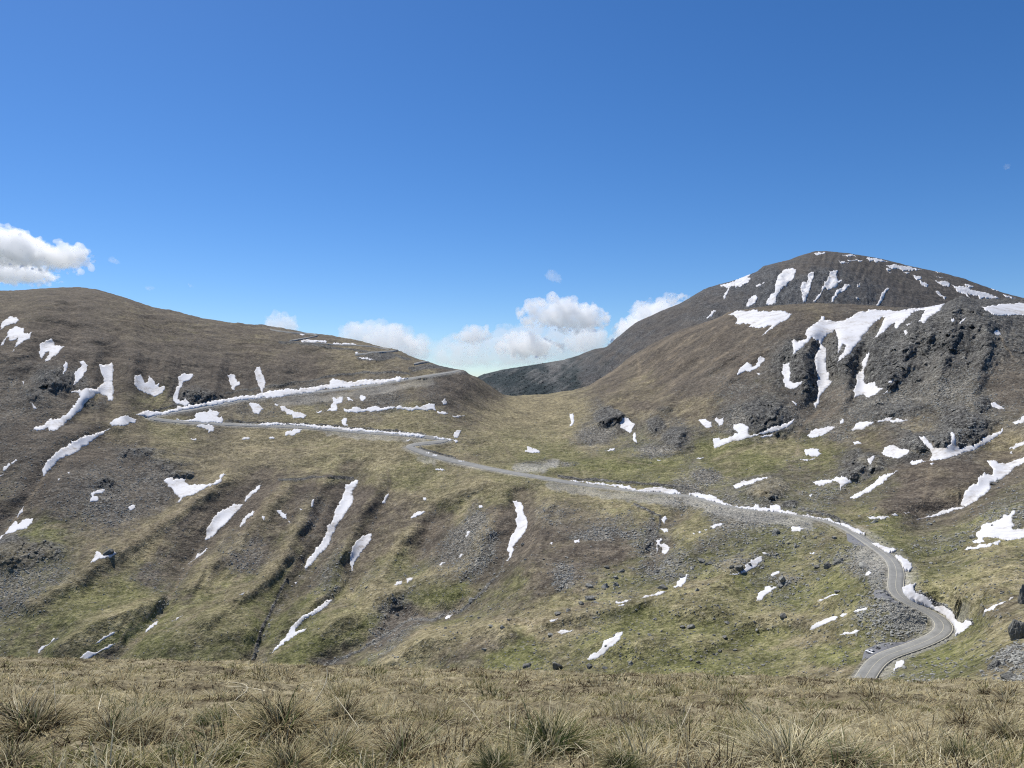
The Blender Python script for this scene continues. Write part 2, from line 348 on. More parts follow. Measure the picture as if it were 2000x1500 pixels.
('J', '1375,400 1430,362 1425,400 1390,450', 'small upright snow patch wedged in the dark outcrop'),
('J', '325,595 380,575 480,550 560,535 600,538 520,560 420,595 360,618', 'long thin snow patch left of the rounded stony knoll above the road'),
('J', '950,572 1000,560 1080,555 1130,535 1190,535 1255,570 1215,585 1185,600 1165,640 1165,590 1110,560 1085,580 1010,600', 'bird-shaped snow patch below the dark outcrop'),
('J', '1240,685 1330,640 1430,580 1500,520 1620,490 1550,530 1490,580 1400,640 1330,670 1265,690', 'long diagonal snow streak along the left edge of the brown mound'),
('J', '1370,830 1450,840 1540,830 1555,845 1480,857 1400,852', 'thin wavy snow strip at the foot of the brown mound'),
('J', '1565,815 1600,815 1620,830 1580,828', None), ('J', '1660,805 1710,800 1680,815', None), ('J', '920,665 945,660 935,680', None),
('J', '780,920 850,915 905,928 850,955 790,955', 'oval snow patch just below the road, right of the big boulder'),
('J', '150,915 210,895 245,892 230,912 165,930', 'largest of a row of snow spots below the road'),
('J', '100,933 128,938 112,945', None), ('J', '50,953 80,960 60,967', None), ('J', '12,966 36,972 20,978', None),
('J', '300,1285 380,1280 430,1240 420,1225 480,1180 510,1155 555,1150 555,1190 520,1215 480,1245 430,1275 350,1293', 'stepped snow streak beside dark boulders in the middle of the boulder slope'),
('J', '625,1295 640,1270 685,1262 670,1280', None), ('J', '1355,1295 1385,1265 1410,1280 1380,1300', None), ('J', '555,1120 575,1118 595,1132 570,1135', None), ('J', '925,1120 960,1115 965,1125 935,1130', None),
('J', '510,1500 510,1470 520,1440 575,1415 575,1395 605,1380 675,1385 650,1405 610,1430 570,1460 545,1490', 'broken snow streak running around a boulder, above the grassy bump'),
('J', '985,1500 1000,1490 1080,1455 1150,1445 1060,1480', 'thin snow streak pointing at a lone dark boulder'),
# --- banks on the uphill side of the near road
('I', '850,150 900,148 1050,170 1200,182 1250,190 1320,195 1375,228 1420,225 1470,212 1550,208 1670,222 1710,240 1720,252 1600,250 1400,236 1250,212 1050,183 900,162', 'snow bank with two humps along the straight middle stretch of road'),
('P', '1346,962 1363,961 1390,966 1400,970 1407,977 1430,988 1415,986 1388,977 1365,970 1348,966', 'crescent snow bank on the road bend right of the narrow gap'),
('J', '345,762 430,766 490,770 500,745 525,745 530,770 620,775 625,755 660,745 695,755 700,780 760,790 830,815 830,825 720,806 600,796 450,778', 'snow bank with a round bump, at the foot of the rounded stony knoll'),
('J', '870,825 930,830 1080,850 1120,880 1200,890 1280,930 1355,955 1355,975 1290,955 1200,910 1090,870 960,845', 'snow bank along the road where it starts to bend downhill'),
('J', '1410,1035 1450,1040 1530,1075 1605,1095 1570,1112 1525,1112 1460,1075', 'pointed snow bank between the downhill bend and the S-bend of the road'),
('J', '1595,1145 1640,1150 1690,1175 1725,1205 1730,1240 1700,1262 1665,1250 1640,1200', 'rounded snow bank at the top of the road S-bend'),
('K', '1050,745 1080,730 1160,715 1135,745 1150,790 1210,815 1270,850 1280,890 1300,905 1370,895 1430,935 1460,960 1500,975 1520,1000 1585,1005 1590,1045 1530,1090 1465,1115 1480,1080 1440,1020 1370,970 1270,915 1170,865 1090,800 1060,770', 'big striped snow bank inside the last road bend, under an eroded edge'),
('N', '1195,960 1230,880 1260,790 1380,745 1460,790 1420,880 1330,930 1250,970 1210,1000', 'rounded snow lump beside the road where it leaves the view'),
# --- slope under the middle road
('I', '405,305 440,300 465,310 490,345 495,400 515,450 520,490 495,560 450,610 420,650 405,705 395,740 370,770 355,765 380,735 380,705 360,690 375,640 390,590 420,550 440,500 430,470 440,420 430,360', 'curved upright snow streak in the gully at mid slope, right of the grey scree'),
('I', '1565,460 1600,430 1615,450 1590,490', None), ('I', '1555,530 1610,525 1620,550 1590,555', None),
('I', '1525,625 1555,605 1575,610 1555,640 1600,640 1638,665 1620,700 1590,722 1570,700 1575,665 1545,650 1540,700 1530,720', 'claw-shaped snow patch in the rocky stream bed below the road'),
('I', '885,625 930,620 925,645 890,645', None), ('I', '695,645 720,640 715,655', None), ('I', '140,360 165,345 170,365 145,370', None),
('I', '1660,985 1685,970 1690,940 1715,920 1715,890 1780,880 1760,940 1720,980', 'small snow patch right of the boulder cluster'),
('I', '1400,1075 1450,1050 1530,1030 1610,1015 1560,1045 1470,1065', 'thin snow streak below the boulder cluster'),
('I', '1205,1100 1260,1100 1290,1085 1335,1090 1290,1110 1240,1112', None), ('I', '1230,1130 1270,1120 1280,1128', None),
('I', '690,1245 760,1235 700,1262', None),
('I', '750,1335 790,1320 880,1315 850,1335 790,1358', 'small snow patch left of the lowest slanting snow patch'),
('I', '985,1550 1040,1500 1100,1465 1115,1410 1190,1375 1210,1345 1265,1330 1240,1400 1180,1450 1130,1500 1060,1545 1000,1560', 'lowest slanting snow patch, close above the grassy foreground'),
('K', '325,1085 350,1050 430,1010 480,990 550,982 520,1010 450,1040 370,1075', 'cigar-shaped snow patch left of the gravel fan under the road'),
('K', '560,975 590,955 620,955 610,968 570,980', None), ('K', '665,940 700,920 780,908 770,925 700,942', None),
('K', '555,1120 620,1095 640,1105 690,1082 720,1085 690,1105 600,1122', 'thin broken snow strip below the cigar-shaped patch'),
('K', '20,650 50,630 90,622 75,640 35,660', None),
# --- right slope
('L', '595,1265 640,1240 625,1205 665,1160 680,1130 780,1110 830,1085 840,1060 880,1065 900,1040 935,1030 905,1110 930,1140 905,1160 920,1175 1000,1165 1080,1150 1080,1220 1000,1235 920,1250 850,1250 780,1235 720,1230 680,1240 695,1270 640,1280', 'large snow field at the right edge, with a boulder melting out'),
('L', '535,1330 560,1305 610,1310 640,1295 700,1285 760,1275 820,1265 800,1290 700,1310 620,1325', 'thin snow strip directly below the right edge snow field'),
('L', '505,970 540,870 600,820 630,815 640,770 690,725 750,740 760,700 710,640 780,635 800,655 870,645 1000,600 1080,560 1080,610 1000,640 920,680 890,720 830,765 740,790 735,810 745,830 720,870 640,930 560,975', 'big winged snow drift right of the brown mound'),
('L', '160,1090 280,1055 380,1010 480,990 540,985 450,1010 350,1050 250,1070', 'thin snow tail running out below the big winged drift'),
('L', '180,455 215,450 280,510 290,540 390,545 430,510 435,480 425,430 440,412 460,430 470,510 500,555 540,530 610,515 660,490 680,455 760,425 800,415 835,390 830,415 760,470 690,515 600,560 500,590 400,625 330,632 260,640 285,590 270,560 220,510', 'three-armed snow drift clasping the dark outcrops above the brown mound'),
('L', '108,660 130,638 190,635 235,645 180,660 130,675', 'small oval snow patch on top of the brown mound'),
('L', '265,665 300,662 285,675', None),
('L', '885,540 930,505 1000,480 1080,450 1080,480 1000,510 930,540', 'snow wedge at the right edge above the big winged drift'),
('L', '890,575 910,562 912,582', None),
('L', '740,195 770,182 830,215 850,235 800,238 750,215', 'small snow patch on the upper right slope, above the dark outcrops'),
('L', '910,345 970,330 975,310 1000,290 1060,270 1060,320 985,350 930,358', 'little snow patch at the right edge level with the outcrops'),
('E', '1665,485 1800,465 2000,455 2200,450 2200,560 2000,555 1770,550 1720,520 1690,505', 'smooth snow shelf behind the right crag, under the far peak'),
('E', '1490,610 1545,570 1530,595 1505,615', None), ('E', '1430,580 1450,572 1460,590 1440,602', None), ('E', '1080,630 1120,608 1115,625 1090,645', None), ('E', '1060,680 1085,672 1095,690 1075,710', None),
('E', '1770,670 1795,665 1820,700 1800,705', None),
('M', '605,580 625,545 690,515 760,485 830,455 820,475 740,515 680,555 640,572', 'narrow snow strip on the grassy slope right of the last road bend'),
('M', '850,450 865,430 900,422 890,440 860,460', None),
('M', '475,1275 560,1268 640,1260 745,1272 750,1292 700,1300 600,1292 500,1284', 'low snow strip peeping over the right end of the grassy foreground'),
# --- lower left gullies
('G', '-40,640 0,590 40,555 65,525 75,505 120,460 135,470 135,490 200,450 262,450 250,490 200,530 100,560 30,570 0,620', 'snow wedge at the left edge above the black cliff'),
('G', '130,440 150,400 170,370 190,345 180,385 150,415', None),
('G', '1280,160 1300,140 1350,150 1450,140 1445,165 1480,190 1550,180 1650,180 1700,150 1720,110 1745,95 1765,105 1730,150 1690,185 1600,215 1550,240 1480,270 1440,275 1400,320 1380,315 1410,285 1360,250 1340,210 1310,200', 'ladle-shaped snow patch at the edge of the grey boulder field'),
('G', '705,250 760,235 800,228 820,235 790,260 750,258 730,275 770,295 760,315 700,322 718,285', 'small twisted snow patch under a dark hollow in the boulder field'),
('G', '1005,360 1025,348 1055,352 1040,380 1020,388', None), ('G', '530,90 548,88 540,110', None), ('G', '452,142 470,142 462,160', None),
('G', '1600,610 1615,550 1640,500 1680,430 1720,400 1790,365 1840,340 1895,335 1880,370 1830,410 1800,450 1740,510 1660,590 1610,615', 'broad tapering snow streak in the first gully under the grassy shelf'),
('H', '110,310 120,280 180,230 215,195 235,185 230,215 190,250 130,305 115,318', 'thin snow streak continuing uphill from the broad tapering one'),
('H', '70,510 90,465 140,415 190,395 180,425 120,475 80,520', 'short thin snow streak right of the broad tapering one'),
('G', '710,805 735,760 755,710 790,735 820,745 870,735 900,715 910,725 870,755 800,765 750,780', 'snow crescent under a black round rock on the lower left slope'),
('G', '1470,795 1530,745 1540,720 1580,715 1610,680 1625,680 1610,705 1570,740 1520,765', 'thin broken snow streak below the broad tapering one'),
('G', '1130,1330 1160,1295 1200,1260 1220,1240 1238,1245 1225,1275 1180,1300', 'short snow streak where two lower left runnels meet'),
('G', '1340,1250 1380,1225 1430,1205 1370,1240', None),
('G', '780,1400 810,1370 860,1345 905,1335 880,1360 820,1390 740,1440', 'upper of two snow streaks just over the foreground grass at left'),
('O', '730,490 790,420 860,360 930,380 1000,340 1060,300 1130,280 1090,310 1000,350 930,400 870,430 810,480', 'lower, larger of two snow streaks just over the foreground grass at left'),
('O', '370,365 385,330 440,290 500,250 535,215 530,235 480,280 420,330 380,368', 'lone snow streak in the far left runnel near the foreground grass'),
('H', '590,790 600,760 640,710 700,640 740,580 760,520 800,460 820,380 860,310 890,240 900,190 940,160 980,138 1000,145 995,170 960,215 945,250 960,280 955,320 920,380 880,440 840,490 820,530 790,580 775,640 740,680 690,720 640,780 600,822 585,825', 'longest snow streak in the gullied slope, a smooth white S'),
('H', '935,760 950,690 980,625 1030,585 1080,565 1105,565 1100,600 1060,660 1030,700 990,750 970,780 955,850 945,830 935,800', 'shorter snow streak right of the longest one, pierced by stones'),
('H', '1405,445 1440,410 1480,390 1528,392 1490,420 1440,440', 'small snow oval high on the slope right of the gullies'),
('H', '360,392 400,390 410,410 440,420 440,458 410,450 390,420', None), ('H', '630,360 640,310 655,305 645,355', None), ('H', '540,372 565,368 555,380', None), ('H', '450,470 470,478 462,492', None), ('H', '250,435 270,440 262,470 250,455', None),
('H', '1505,285 1530,285 1525,305 1508,302', None), ('H', '1185,330 1200,295 1235,250 1220,290 1195,330', None), ('H', '1600,70 1640,62 1680,75 1630,78', None),
('H', '1280,965 1310,945 1345,940 1330,965 1290,972', None), ('H', '1375,915 1430,910 1410,930 1380,950', None), ('H', '1770,755 1800,728 1825,725 1800,750', None), ('H', '1835,590 1860,548 1875,555 1850,595', None), ('H', '1630,820 1660,795 1680,800', None),
('H', '320,1500 340,1470 380,1435 420,1390 455,1340 470,1300 510,1255 570,1200 650,1165 700,1130 740,1090 800,1075 770,1110 720,1150 680,1180 620,1200 560,1250 520,1300 505,1335 560,1315 595,1308 580,1330 520,1355 470,1385 420,1420 380,1455 345,1480', 'long forked snow streak near the bottom of the green slope'),
('H', '1680,1220 1700,1190 1740,1185 1700,1215', None), ('H', '500,940 525,930 510,955', None), ('H', '70,1045 110,1030 100,1045', None),
]

def region_pts(reg, s):
    ox, oy, k = REG[reg]
    return np.array([[ox + float(a) / k, oy + float(b) / k] for a, b in (p.split(',') for p in s.split())])

def densify(poly, step=1.6, rough=0.16, seed=0):
    """split the outline into short segments and roughen it like a melting snow edge"""
    r = np.random.default_rng(seed)
    pts = [tuple(p) for p in poly]
    for it in range(6):
        out = []; n = len(pts); any_split = False
        for i in range(n):
            a = np.array(pts[i]); b = np.array(pts[(i + 1) % n]); out.append(tuple(a))
            d = np.hypot(*(b - a))
            if d > step:
                any_split = True
                nrm = np.array([-(b - a)[1], (b - a)[0]]) / d
                out.append(tuple((a + b) / 2 + nrm * r.normal() * rough * min(d, 6.0)))
        pts = out
        if not any_split: break
    return np.array(pts)

def in_poly(x, y, poly):
    inside = np.zeros(x.shape, dtype=bool)
    n = len(poly); j = n - 1
    for i in range(n):
        xi, yi = poly[i]; xj, yj = poly[j]
        if yi != yj:
            c = ((yi > y) != (yj > y)) & (x < (xj - xi) * (y - yi) / (yj - yi) + xi)
            inside ^= c
        j = i
    return inside

def seg_dist(u, v, poly, closed=False):
    """distance in px from points (u,v) to a polyline"""
    best = np.full(u.shape, 1e9)
    n = len(poly)
    for i in range(n if closed else n - 1):
        a = poly[i]; b = poly[(i + 1) % n]
        dx, dy = b[0] - a[0], b[1] - a[1]; L = dx * dx + dy * dy + 1e-9
        t = np.clip(((u - a[0]) * dx + (v - a[1]) * dy) / L, 0, 1)
        best = np.minimum(best, np.hypot(u - a[0] - t * dx, v - a[1] - t * dy))
    return best
# ------------------------------------------------------------------ surveyed depths of the hillside (column, row, metres ahead of the camera)
DEPTH = {
    100: [(562, 1750), (585, 1500), (620, 1330), (700, 1130), (780, 1000), (850, 900), (950, 800), (1050, 710), (1150, 630), (1280, 550), (1430, 480)],
    -520: [(660, 1500), (720, 1220), (860, 930), (1050, 740), (1280, 570), (1430, 490)],
    -160: [(590, 1800), (620, 1450), (700, 1180), (850, 930), (1050, 730), (1280, 560), (1430, 490)],
    300: [(600, 1720), (640, 1500), (700, 1250), (770, 1120), (815, 1050), (850, 990), (950, 850), (1050, 740), (1150, 650), (1280, 545), (1430, 470)],
    500: [(634, 1750), (680, 1450), (740, 1270), (778, 1180), (830, 1080), (900, 950), (950, 860), (1000, 800), (1100, 700), (1200, 610), (1290, 540), (1430, 450)],
    700: [(665, 1600), (700, 1420), (740, 1300), (757, 1240), (800, 1130), (842, 1050), (900, 930), (935, 870), (1000, 790), (1100, 690), (1200, 600), (1270, 530), (1430, 430)],
    900: [(722, 1350), (770, 1220), (800, 1150), (850, 1020), (900, 920), (950, 830), (1000, 760), (1100, 650), (1200, 540), (1300, 440), (1430, 380)],
    1000: [(772, 1450), (800, 1300), (850, 1050), (900, 900), (930, 820), (1000, 700), (1100, 580), (1200, 490), (1300, 420), (1430, 360)],
    1200: [(722, 1650), (770, 1300), (810, 1150), (860, 1000), (900, 870), (950, 760), (1000, 660), (1100, 540), (1200, 450), (1300, 390), (1430, 335)],
    1400: [(622, 1500), (680, 1250), (760, 1050), (830, 920), (870, 850), (920, 760), (980, 640), (1050, 540), (1150, 460), (1250, 400), (1320, 350), (1430, 300)],
    1600: [(592, 1350), (640, 1150), (700, 1030), (780, 920), (850, 810), (920, 700), (980, 590), (1016, 530), (1100, 450), (1200, 390), (1300, 330), (1430, 265)],
    1750: [(600, 1250), (680, 1000), (780, 850), (850, 740), (920, 640), (1000, 520), (1060, 440), (1118, 374), (1160, 352), (1200, 338), (1255, 318), (1300, 296), (1340, 255), (1430, 215)],
    1855: [(594, 1100), (650, 960), (750, 820), (850, 690), (920, 600), (1000, 500), (1100, 395), (1180, 345), (1228, 330), (1290, 275), (1340, 225), (1430, 185)],
    1930: [(586, 1150), (620, 1010), (680, 880), (750, 790), (850, 670), (920, 570), (1000, 460), (1100, 360), (1200, 300), (1260, 262), (1330, 205), (1430, 165)],
    2030: [(584, 1250), (620, 1050), (700, 830), (780, 720), (850, 620), (950, 500), (1050, 390), (1150, 305), (1250, 235), (1330, 185), (1430, 145)],
    2500: [(640, 1200), (720, 850), (850, 600), (1050, 330), (1250, 180), (1430, 110)],
    2160: [(580, 1250), (640, 950), (750, 730), (850, 590), (950, 460), (1050, 350), (1150, 270), (1250, 205), (1430, 125)],
}
SIL = [(-520, 660), (-330, 625), (-160, 592), (0, 568), (50, 566), (100, 562), (150, 560), (190, 565), (250, 583), (300, 600), (350, 610), (400, 622), (450, 630), (500, 634), (550, 640), (600, 650), (650, 656),
       (700, 665), (750, 679), (775, 682), (800, 695), (840, 708), (870, 717), (897, 722), (906, 723), (915, 730), (935, 738), (960, 755), (985, 772), (1000, 773), (1060, 770), (1120, 762),
       (1150, 753), (1200, 722), (1232, 695), (1280, 668), (1330, 644), (1400, 622), (1425, 608), (1480, 600), (1540, 594), (1600, 592), (1680, 595), (1760, 600), (1800, 602),
       (1846, 594), (1858, 588), (1868, 584), (1880, 583), (1890, 585), (1905, 586), (1940, 584), (2000, 584), (2160, 580), (2320, 600), (2500, 640)]

def rbf_fit(pts, vals, sc):
    X = np.asarray(pts, float) * sc
    d = np.hypot(X[:, None, 0] - X[None, :, 0], X[:, None, 1] - X[None, :, 1])
    K = np.where(d > 0, d * d * np.log(d + 1e-12), 0) + np.eye(len(X)) * 1e-3
    Pm = np.c_[np.ones(len(X)), X]
    A = np.block([[K, Pm], [Pm.T, np.zeros((3, 3))]])
    return X, np.linalg.solve(A, np.r_[vals, 0, 0, 0]), np.asarray(sc)

def rbf_eval(fit, u, v):
    X, w, sc = fit
    x = u.ravel() * sc[0]; y = v.ravel() * sc[1]
    out = w[len(X)] + w[len(X) + 1] * x + w[len(X) + 2] * y
    for i in range(len(X)):
        d2 = (x - X[i, 0]) ** 2 + (y - X[i, 1]) ** 2
        out += w[i] * 0.5 * d2 * np.log(d2 + 1e-12)
    return out.reshape(u.shape)

def idw(ctrl, u, v, power=3.2, sv=1.25):
    c = np.asarray(ctrl, float)
    x = u.ravel(); y = v.ravel() * sv
    acc = np.zeros((len(x), c.shape[1] - 2)); ws = np.zeros(len(x))
    for i in range(len(c)):
        d2 = (x - c[i, 0]) ** 2 + (y - c[i, 1] * sv) ** 2 + 60.0
        w = d2 ** (-power / 2)
        acc += w[:, None] * c[i, 2:][None]; ws += w
    return (acc / ws[:, None]).reshape(u.shape + (c.shape[1] - 2,))

# ground cover as surveyed: column, row, heath, straw grass, green grass, scree, bare rock
ZONES = [
(50,590,.7,.25,0,.05,0),(250,620,.75,.25,0,0,0),(500,660,.7,.3,0,0,0),(700,700,.5,.5,0,0,0),(650,730,.6,.4,0,0,0),(100,660,.9,0,0,.1,0),(100,735,.4,0,0,.1,.5),(300,720,.78,0,0,.07,.15),(380,770,.5,0,0,0,.5),
(500,740,.75,0,0,.1,.15),(600,730,.8,.05,0,.05,.1),(420,740,.75,0,0,.1,.15),(200,710,.75,0,0,.1,.15),(150,690,.75,0,0,.1,.15),(50,780,.5,0,0,.5,0),(60,850,.7,0,0,.3,0),(200,800,.6,.4,0,0,0),(300,790,.4,.3,.3,0,0),(150,860,.7,.1,0,.2,0),(330,845,.1,.6,.3,0,0),(250,850,.5,.5,0,0,0),
(600,768,.3,0,0,.7,0),(500,790,.3,.3,0,.4,0),(750,770,.4,0,0,.6,0),(850,757,.6,0,0,.4,0),(880,750,.8,0,0,.2,0),(950,765,.7,.3,0,0,0),(830,740,.5,.5,0,0,0),
(600,815,.1,.6,.3,0,0),(800,825,0,.7,.3,0,0),(500,865,.2,.75,.05,0,0),(650,890,.1,.6,.3,0,0),(750,880,.1,.75,.15,0,0),(450,905,.4,.6,0,0,0),(600,860,.25,.6,.15,0,0),
(250,890,.5,0,0,.5,0),(150,930,.5,0,0,.5,0),(300,950,.4,0,0,.6,0),(220,990,.3,0,0,.7,0),(100,960,.6,0,0,.4,0),(350,1010,.5,.2,0,.3,0),(50,1085,.3,0,.1,0,.6),(15,1065,.2,0,.1,0,.7),(70,1040,.2,.1,.5,0,.2),(100,1110,.2,0,.3,.5,0),
(30,1130,0,.2,.2,.6,0),(200,1080,.4,.4,.2,0,0),(280,1060,.4,.6,0,0,0),(380,1000,.7,.3,0,0,0),(300,1120,.4,0,.3,.3,0),(150,1180,0,.3,.6,.1,0),(250,1170,0,.3,.7,0,0),(100,1250,.4,0,.6,0,0),(300,1250,.3,0,.7,0,0),(400,1240,.3,0,.7,0,0),(450,1180,.25,.05,.7,0,0),
(480,1000,.9,.1,0,0,0),(550,970,.8,.2,0,0,0),(480,1080,.3,.2,0,.5,0),(420,1130,.2,.5,.3,0,0),(560,1050,.6,.2,.2,0,0),(620,1010,.6,0,0,.4,0),(700,980,.9,.1,0,0,0),(640,1130,.2,0,.4,.4,0),(560,1180,.3,0,.7,0,0),(680,1150,0,.5,.3,.2,0),
(750,1060,.6,.4,0,0,0),(800,980,.5,.5,0,0,0),(780,1100,0,.3,.5,.2,0),(830,1040,.7,.3,0,0,0),(900,1060,.3,0,0,.7,0),(940,1030,.2,0,0,.8,0),(930,1090,.2,0,.1,.7,0),(880,990,.1,.5,.4,0,0),(800,930,0,.5,.5,0,0),(700,925,0,.6,.4,0,0),(980,1010,.9,.1,0,0,0),(980,960,0,.6,.4,0,0),
(700,1220,0,.3,.7,0,0),(850,1180,0,.2,.8,0,0),(800,1203,.2,0,0,.45,.35),(750,1225,.2,0,0,.45,.35),(850,1250,0,.7,.3,0,0),(900,1270,.7,0,.3,0,0),(1000,1270,0,.1,.9,0,0),(600,1280,.1,.1,.8,0,0),
(1050,790,.2,.8,0,0,0),(1000,810,.1,.85,.05,0,0),(1100,830,.1,.7,.2,0,0),(1000,860,0,.6,.4,0,0),(1100,880,0,.4,.6,0,0),(1050,905,0,.2,.6,.2,0),(1190,818,.2,0,0,0,.8),(1150,850,0,.4,0,.6,0),(1220,795,.5,.5,0,0,0),(1290,840,.3,.3,0,0,.4),(1320,855,.3,0,0,.35,.35),(1270,880,0,0,.4,.6,0),
(1250,770,.55,.4,0,.05,0),(1350,800,.5,.45,0,.05,0),(1400,885,0,.3,.7,0,0),(1300,910,0,.3,.7,0,0),(1200,910,0,.3,.7,0,0),(1450,890,0,.4,.6,0,0),(1370,930,0,.2,.3,.5,0),(1100,960,.1,.6,.3,0,0),(1200,980,.1,.6,.3,0,0),(1080,1010,.3,.3,0,.4,0),(1050,1050,.85,.15,0,0,0),(1180,1040,.3,.2,0,.5,0),
(1200,1080,.95,.05,0,0,0),(1120,1070,.85,.15,0,0,0),(1100,1120,.6,0,0,.4,0),(1060,1140,.75,.25,0,0,0),(1000,1130,.4,0,.6,0,0),(1280,1000,0,.6,.4,0,0),(1350,1030,.1,.5,.4,0,0),(1270,1060,.2,0,.2,.6,0),(1420,1060,.3,0,.4,.3,0),(1300,1110,0,.1,.5,.4,0),(1200,1140,0,.3,.5,.2,0),(1100,1170,.2,.5,.3,0,0),
(1050,1210,.1,.7,.2,0,0),(1420,1150,0,.2,.8,0,0),(1300,1170,0,.3,.7,0,0),(1500,1060,.2,0,.5,.3,0),(1550,1100,0,.3,.5,.2,0),(1250,1230,0,.2,.8,0,0),(1400,1220,0,.1,.9,0,0),(1350,1280,0,.2,.8,0,0),(1550,1170,0,.1,.6,.3,0),(1600,1240,.1,.6,.3,0,0),(1600,1190,0,.5,.5,0,0),(1650,1140,0,.2,.7,.1,0),(1500,1280,0,.3,.7,0,0),(1620,1275,0,.1,.9,0,0),
(1690,1105,.1,0,.2,.7,0),(1720,1195,0,.1,.4,.5,0),(1780,1216,0,.1,.3,.6,0),(1420,1010,0,.1,.1,.8,0),(1480,1010,0,0,.2,.8,0),(1620,1315,.3,.4,.2,.1,0),(1330,975,0,.2,.1,.7,0),
(1200,740,.78,.15,0,.07,0),(1300,700,.85,.05,0,.1,0),(1400,660,.85,0,0,.15,0),(1350,740,.8,0,0,.2,0),(1450,700,.8,0,0,.2,0),(1600,604,.7,.3,0,0,0),(1500,604,.75,.25,0,0,0),(1700,604,.8,.2,0,0,0),(1450,760,.5,0,0,.5,0),(1480,810,.1,0,.1,0,.8),(1510,825,.1,0,0,0,.9),(1440,820,.2,0,0,.3,.5),
(1550,700,.1,0,0,0,.9),(1570,740,.2,0,0,0,.8),(1640,690,.1,0,0,0,.9),(1650,630,.6,0,0,0,.4),(1560,650,.7,0,0,0,.3),(1720,680,0,0,0,0,1),(1750,730,0,0,0,0,1),(1800,650,0,0,0,0,1),(1890,600,0,0,0,0,1),(1900,680,.1,0,0,.1,.8),(1950,640,.2,0,0,0,.8),(1970,760,.7,0,0,.3,0),(1850,765,.1,0,0,.8,.1),
(1750,785,.1,0,0,.8,.1),(1620,790,.6,0,0,.4,0),(1560,800,.5,0,0,.5,0),(1640,830,.3,.1,0,.6,0),(1700,800,0,0,0,.6,.4),(1900,790,.2,.2,0,.6,0),(1800,820,.4,.3,0,.3,0),(1870,820,.1,0,0,0,.9),(1900,840,.1,0,0,0,.9),(1780,870,.2,0,0,0,.8),(1840,870,.1,0,0,0,.9),(1680,910,.2,0,0,0,.8),
(1480,960,.1,0,.3,0,.6),(1515,945,.4,0,.3,0,.3),(1560,930,.5,0,.3,.2,0),(1600,880,.2,.3,.5,0,0),(1520,880,0,.6,.4,0,0),(1700,860,.5,.3,.2,0,0),(1800,940,.9,.1,0,0,0),(1850,960,.7,.3,0,0,0),(1780,980,.9,.1,0,0,0),(1950,870,.4,.6,0,0,0),(1700,950,.3,0,.4,.3,0),(1620,970,.2,0,.3,.5,0),
(1650,1010,.3,.3,.4,0,0),(1750,1030,.1,.2,.7,0,0),(1800,1020,.1,0,.6,.3,0),(1850,1060,.1,0,.6,.3,0),(1950,990,.2,0,.4,.4,0),(1900,1120,0,.5,.5,0,0),(1800,1110,0,.3,.6,.1,0),(1950,1110,.2,.5,.3,0,0),(1850,1180,0,.5,.5,0,0),(1950,1180,.4,.5,.1,0,0),(1900,1230,0,.3,.7,0,0),(1960,1240,0,.7,.3,0,0),
(1830,1280,0,.1,.9,0,0),(1985,1285,.2,.1,0,.4,.3),(1900,1300,0,.3,.7,0,0),(1950,1310,.2,.6,0,.2,0),(1780,1315,.1,.2,.5,.2,0),(1650,1330,.3,.5,.2,0,0)]

TRAILS = [(.5,2,'1470,655 1400,700 1350,740'),(.5,1.8,'1500,680 1440,725 1385,775'),(.45,2,'1360,650 1290,700 1230,750'),(.45,2,'1530,640 1470,690 1420,735'),(.4,1.8,'1330,700 1260,745 1200,765'),(.4,2.2,'1440,740 1380,785 1350,815'),  # pale worn or washed-out lines: strength, half width px, points
(.8,4,'90,925 62,965 40,1000 15,1035'),(.45,9,'430,940 380,975 330,1010 290,1040 240,1075'),(.7,2.5,'400,1060 372,1100 345,1140 312,1185 303,1210'),(.6,2.5,'335,1160 290,1200 250,1232 225,1262'),
(.55,3.5,'565,955 520,985 495,1005 470,1042'),(.5,3.5,'650,920 625,945 612,985'),(.45,4,'757,915 762,960 742,1000'),(.5,3,'480,1110 430,1170 330,1230 280,1240 240,1262'),(.35,7,'520,1150 420,1175 340,1205 270,1245'),
(.6,3.5,'1238,690 1250,712 1248,738'),(.45,4,'1425,612 1325,655 1240,700 1155,752'),(.6,2,'1395,640 1330,680 1300,705'),(.4,5,'1375,705 1320,745 1275,785'),(.35,4,'1420,640 1340,700 1290,740'),(.6,2,'1948,648 1968,685 1978,705'),
(.5,4,'1600,800 1575,825 1558,850 1556,885'),(.35,4,'1822,868 1815,930 1795,1000'),(.5,2,'925,732 898,758 868,772'),(.5,1.8,'890,757 930,768 960,776'),(.4,2,'930,825 970,850 990,880 1010,900'),(.35,3,'985,790 940,815 860,845'),
(.5,2.5,'620,840 680,860 720,872'),(.4,2,'250,870 330,875 400,882'),(.4,3,'1020,980 985,1000 965,1005'),(.35,5,'1390,900 1470,870 1560,850'),(.45,8,'970,1210 1040,1215 1090,1208'),(.4,9,'1090,1236 1060,1245 1040,1232'),(.4,9,'1660,1258 1600,1245 1560,1262'),
(.35,8,'1580,1090 1600,1070 1625,1048'),(.4,5,'880,880 900,895 930,898'),(.35,4,'1105,850 1140,875 1180,895 1250,885'),(.6,1.6,'1540,1325 1570,1312 1620,1307 1660,1312'),(.5,1.4,'1205,900 1260,907 1300,912'),(.3,6,'700,905 640,925 600,945'),(.4,4,'930,1150 900,1180 870,1200'),
(.35,3,'680,1165 650,1190 640,1200'),(.4,2.5,'75,1225 72,1250 80,1275'),(.4,2.5,'640,870 560,880 470,880'),(.3,3,'940,870 880,905 820,910'),(.25,7,'1960,1065 1860,1085 1780,1110'),(.25,6,'1990,1125 1900,1150 1860,1170'),(.3,6,'1990,1205 1930,1225 1860,1255')]

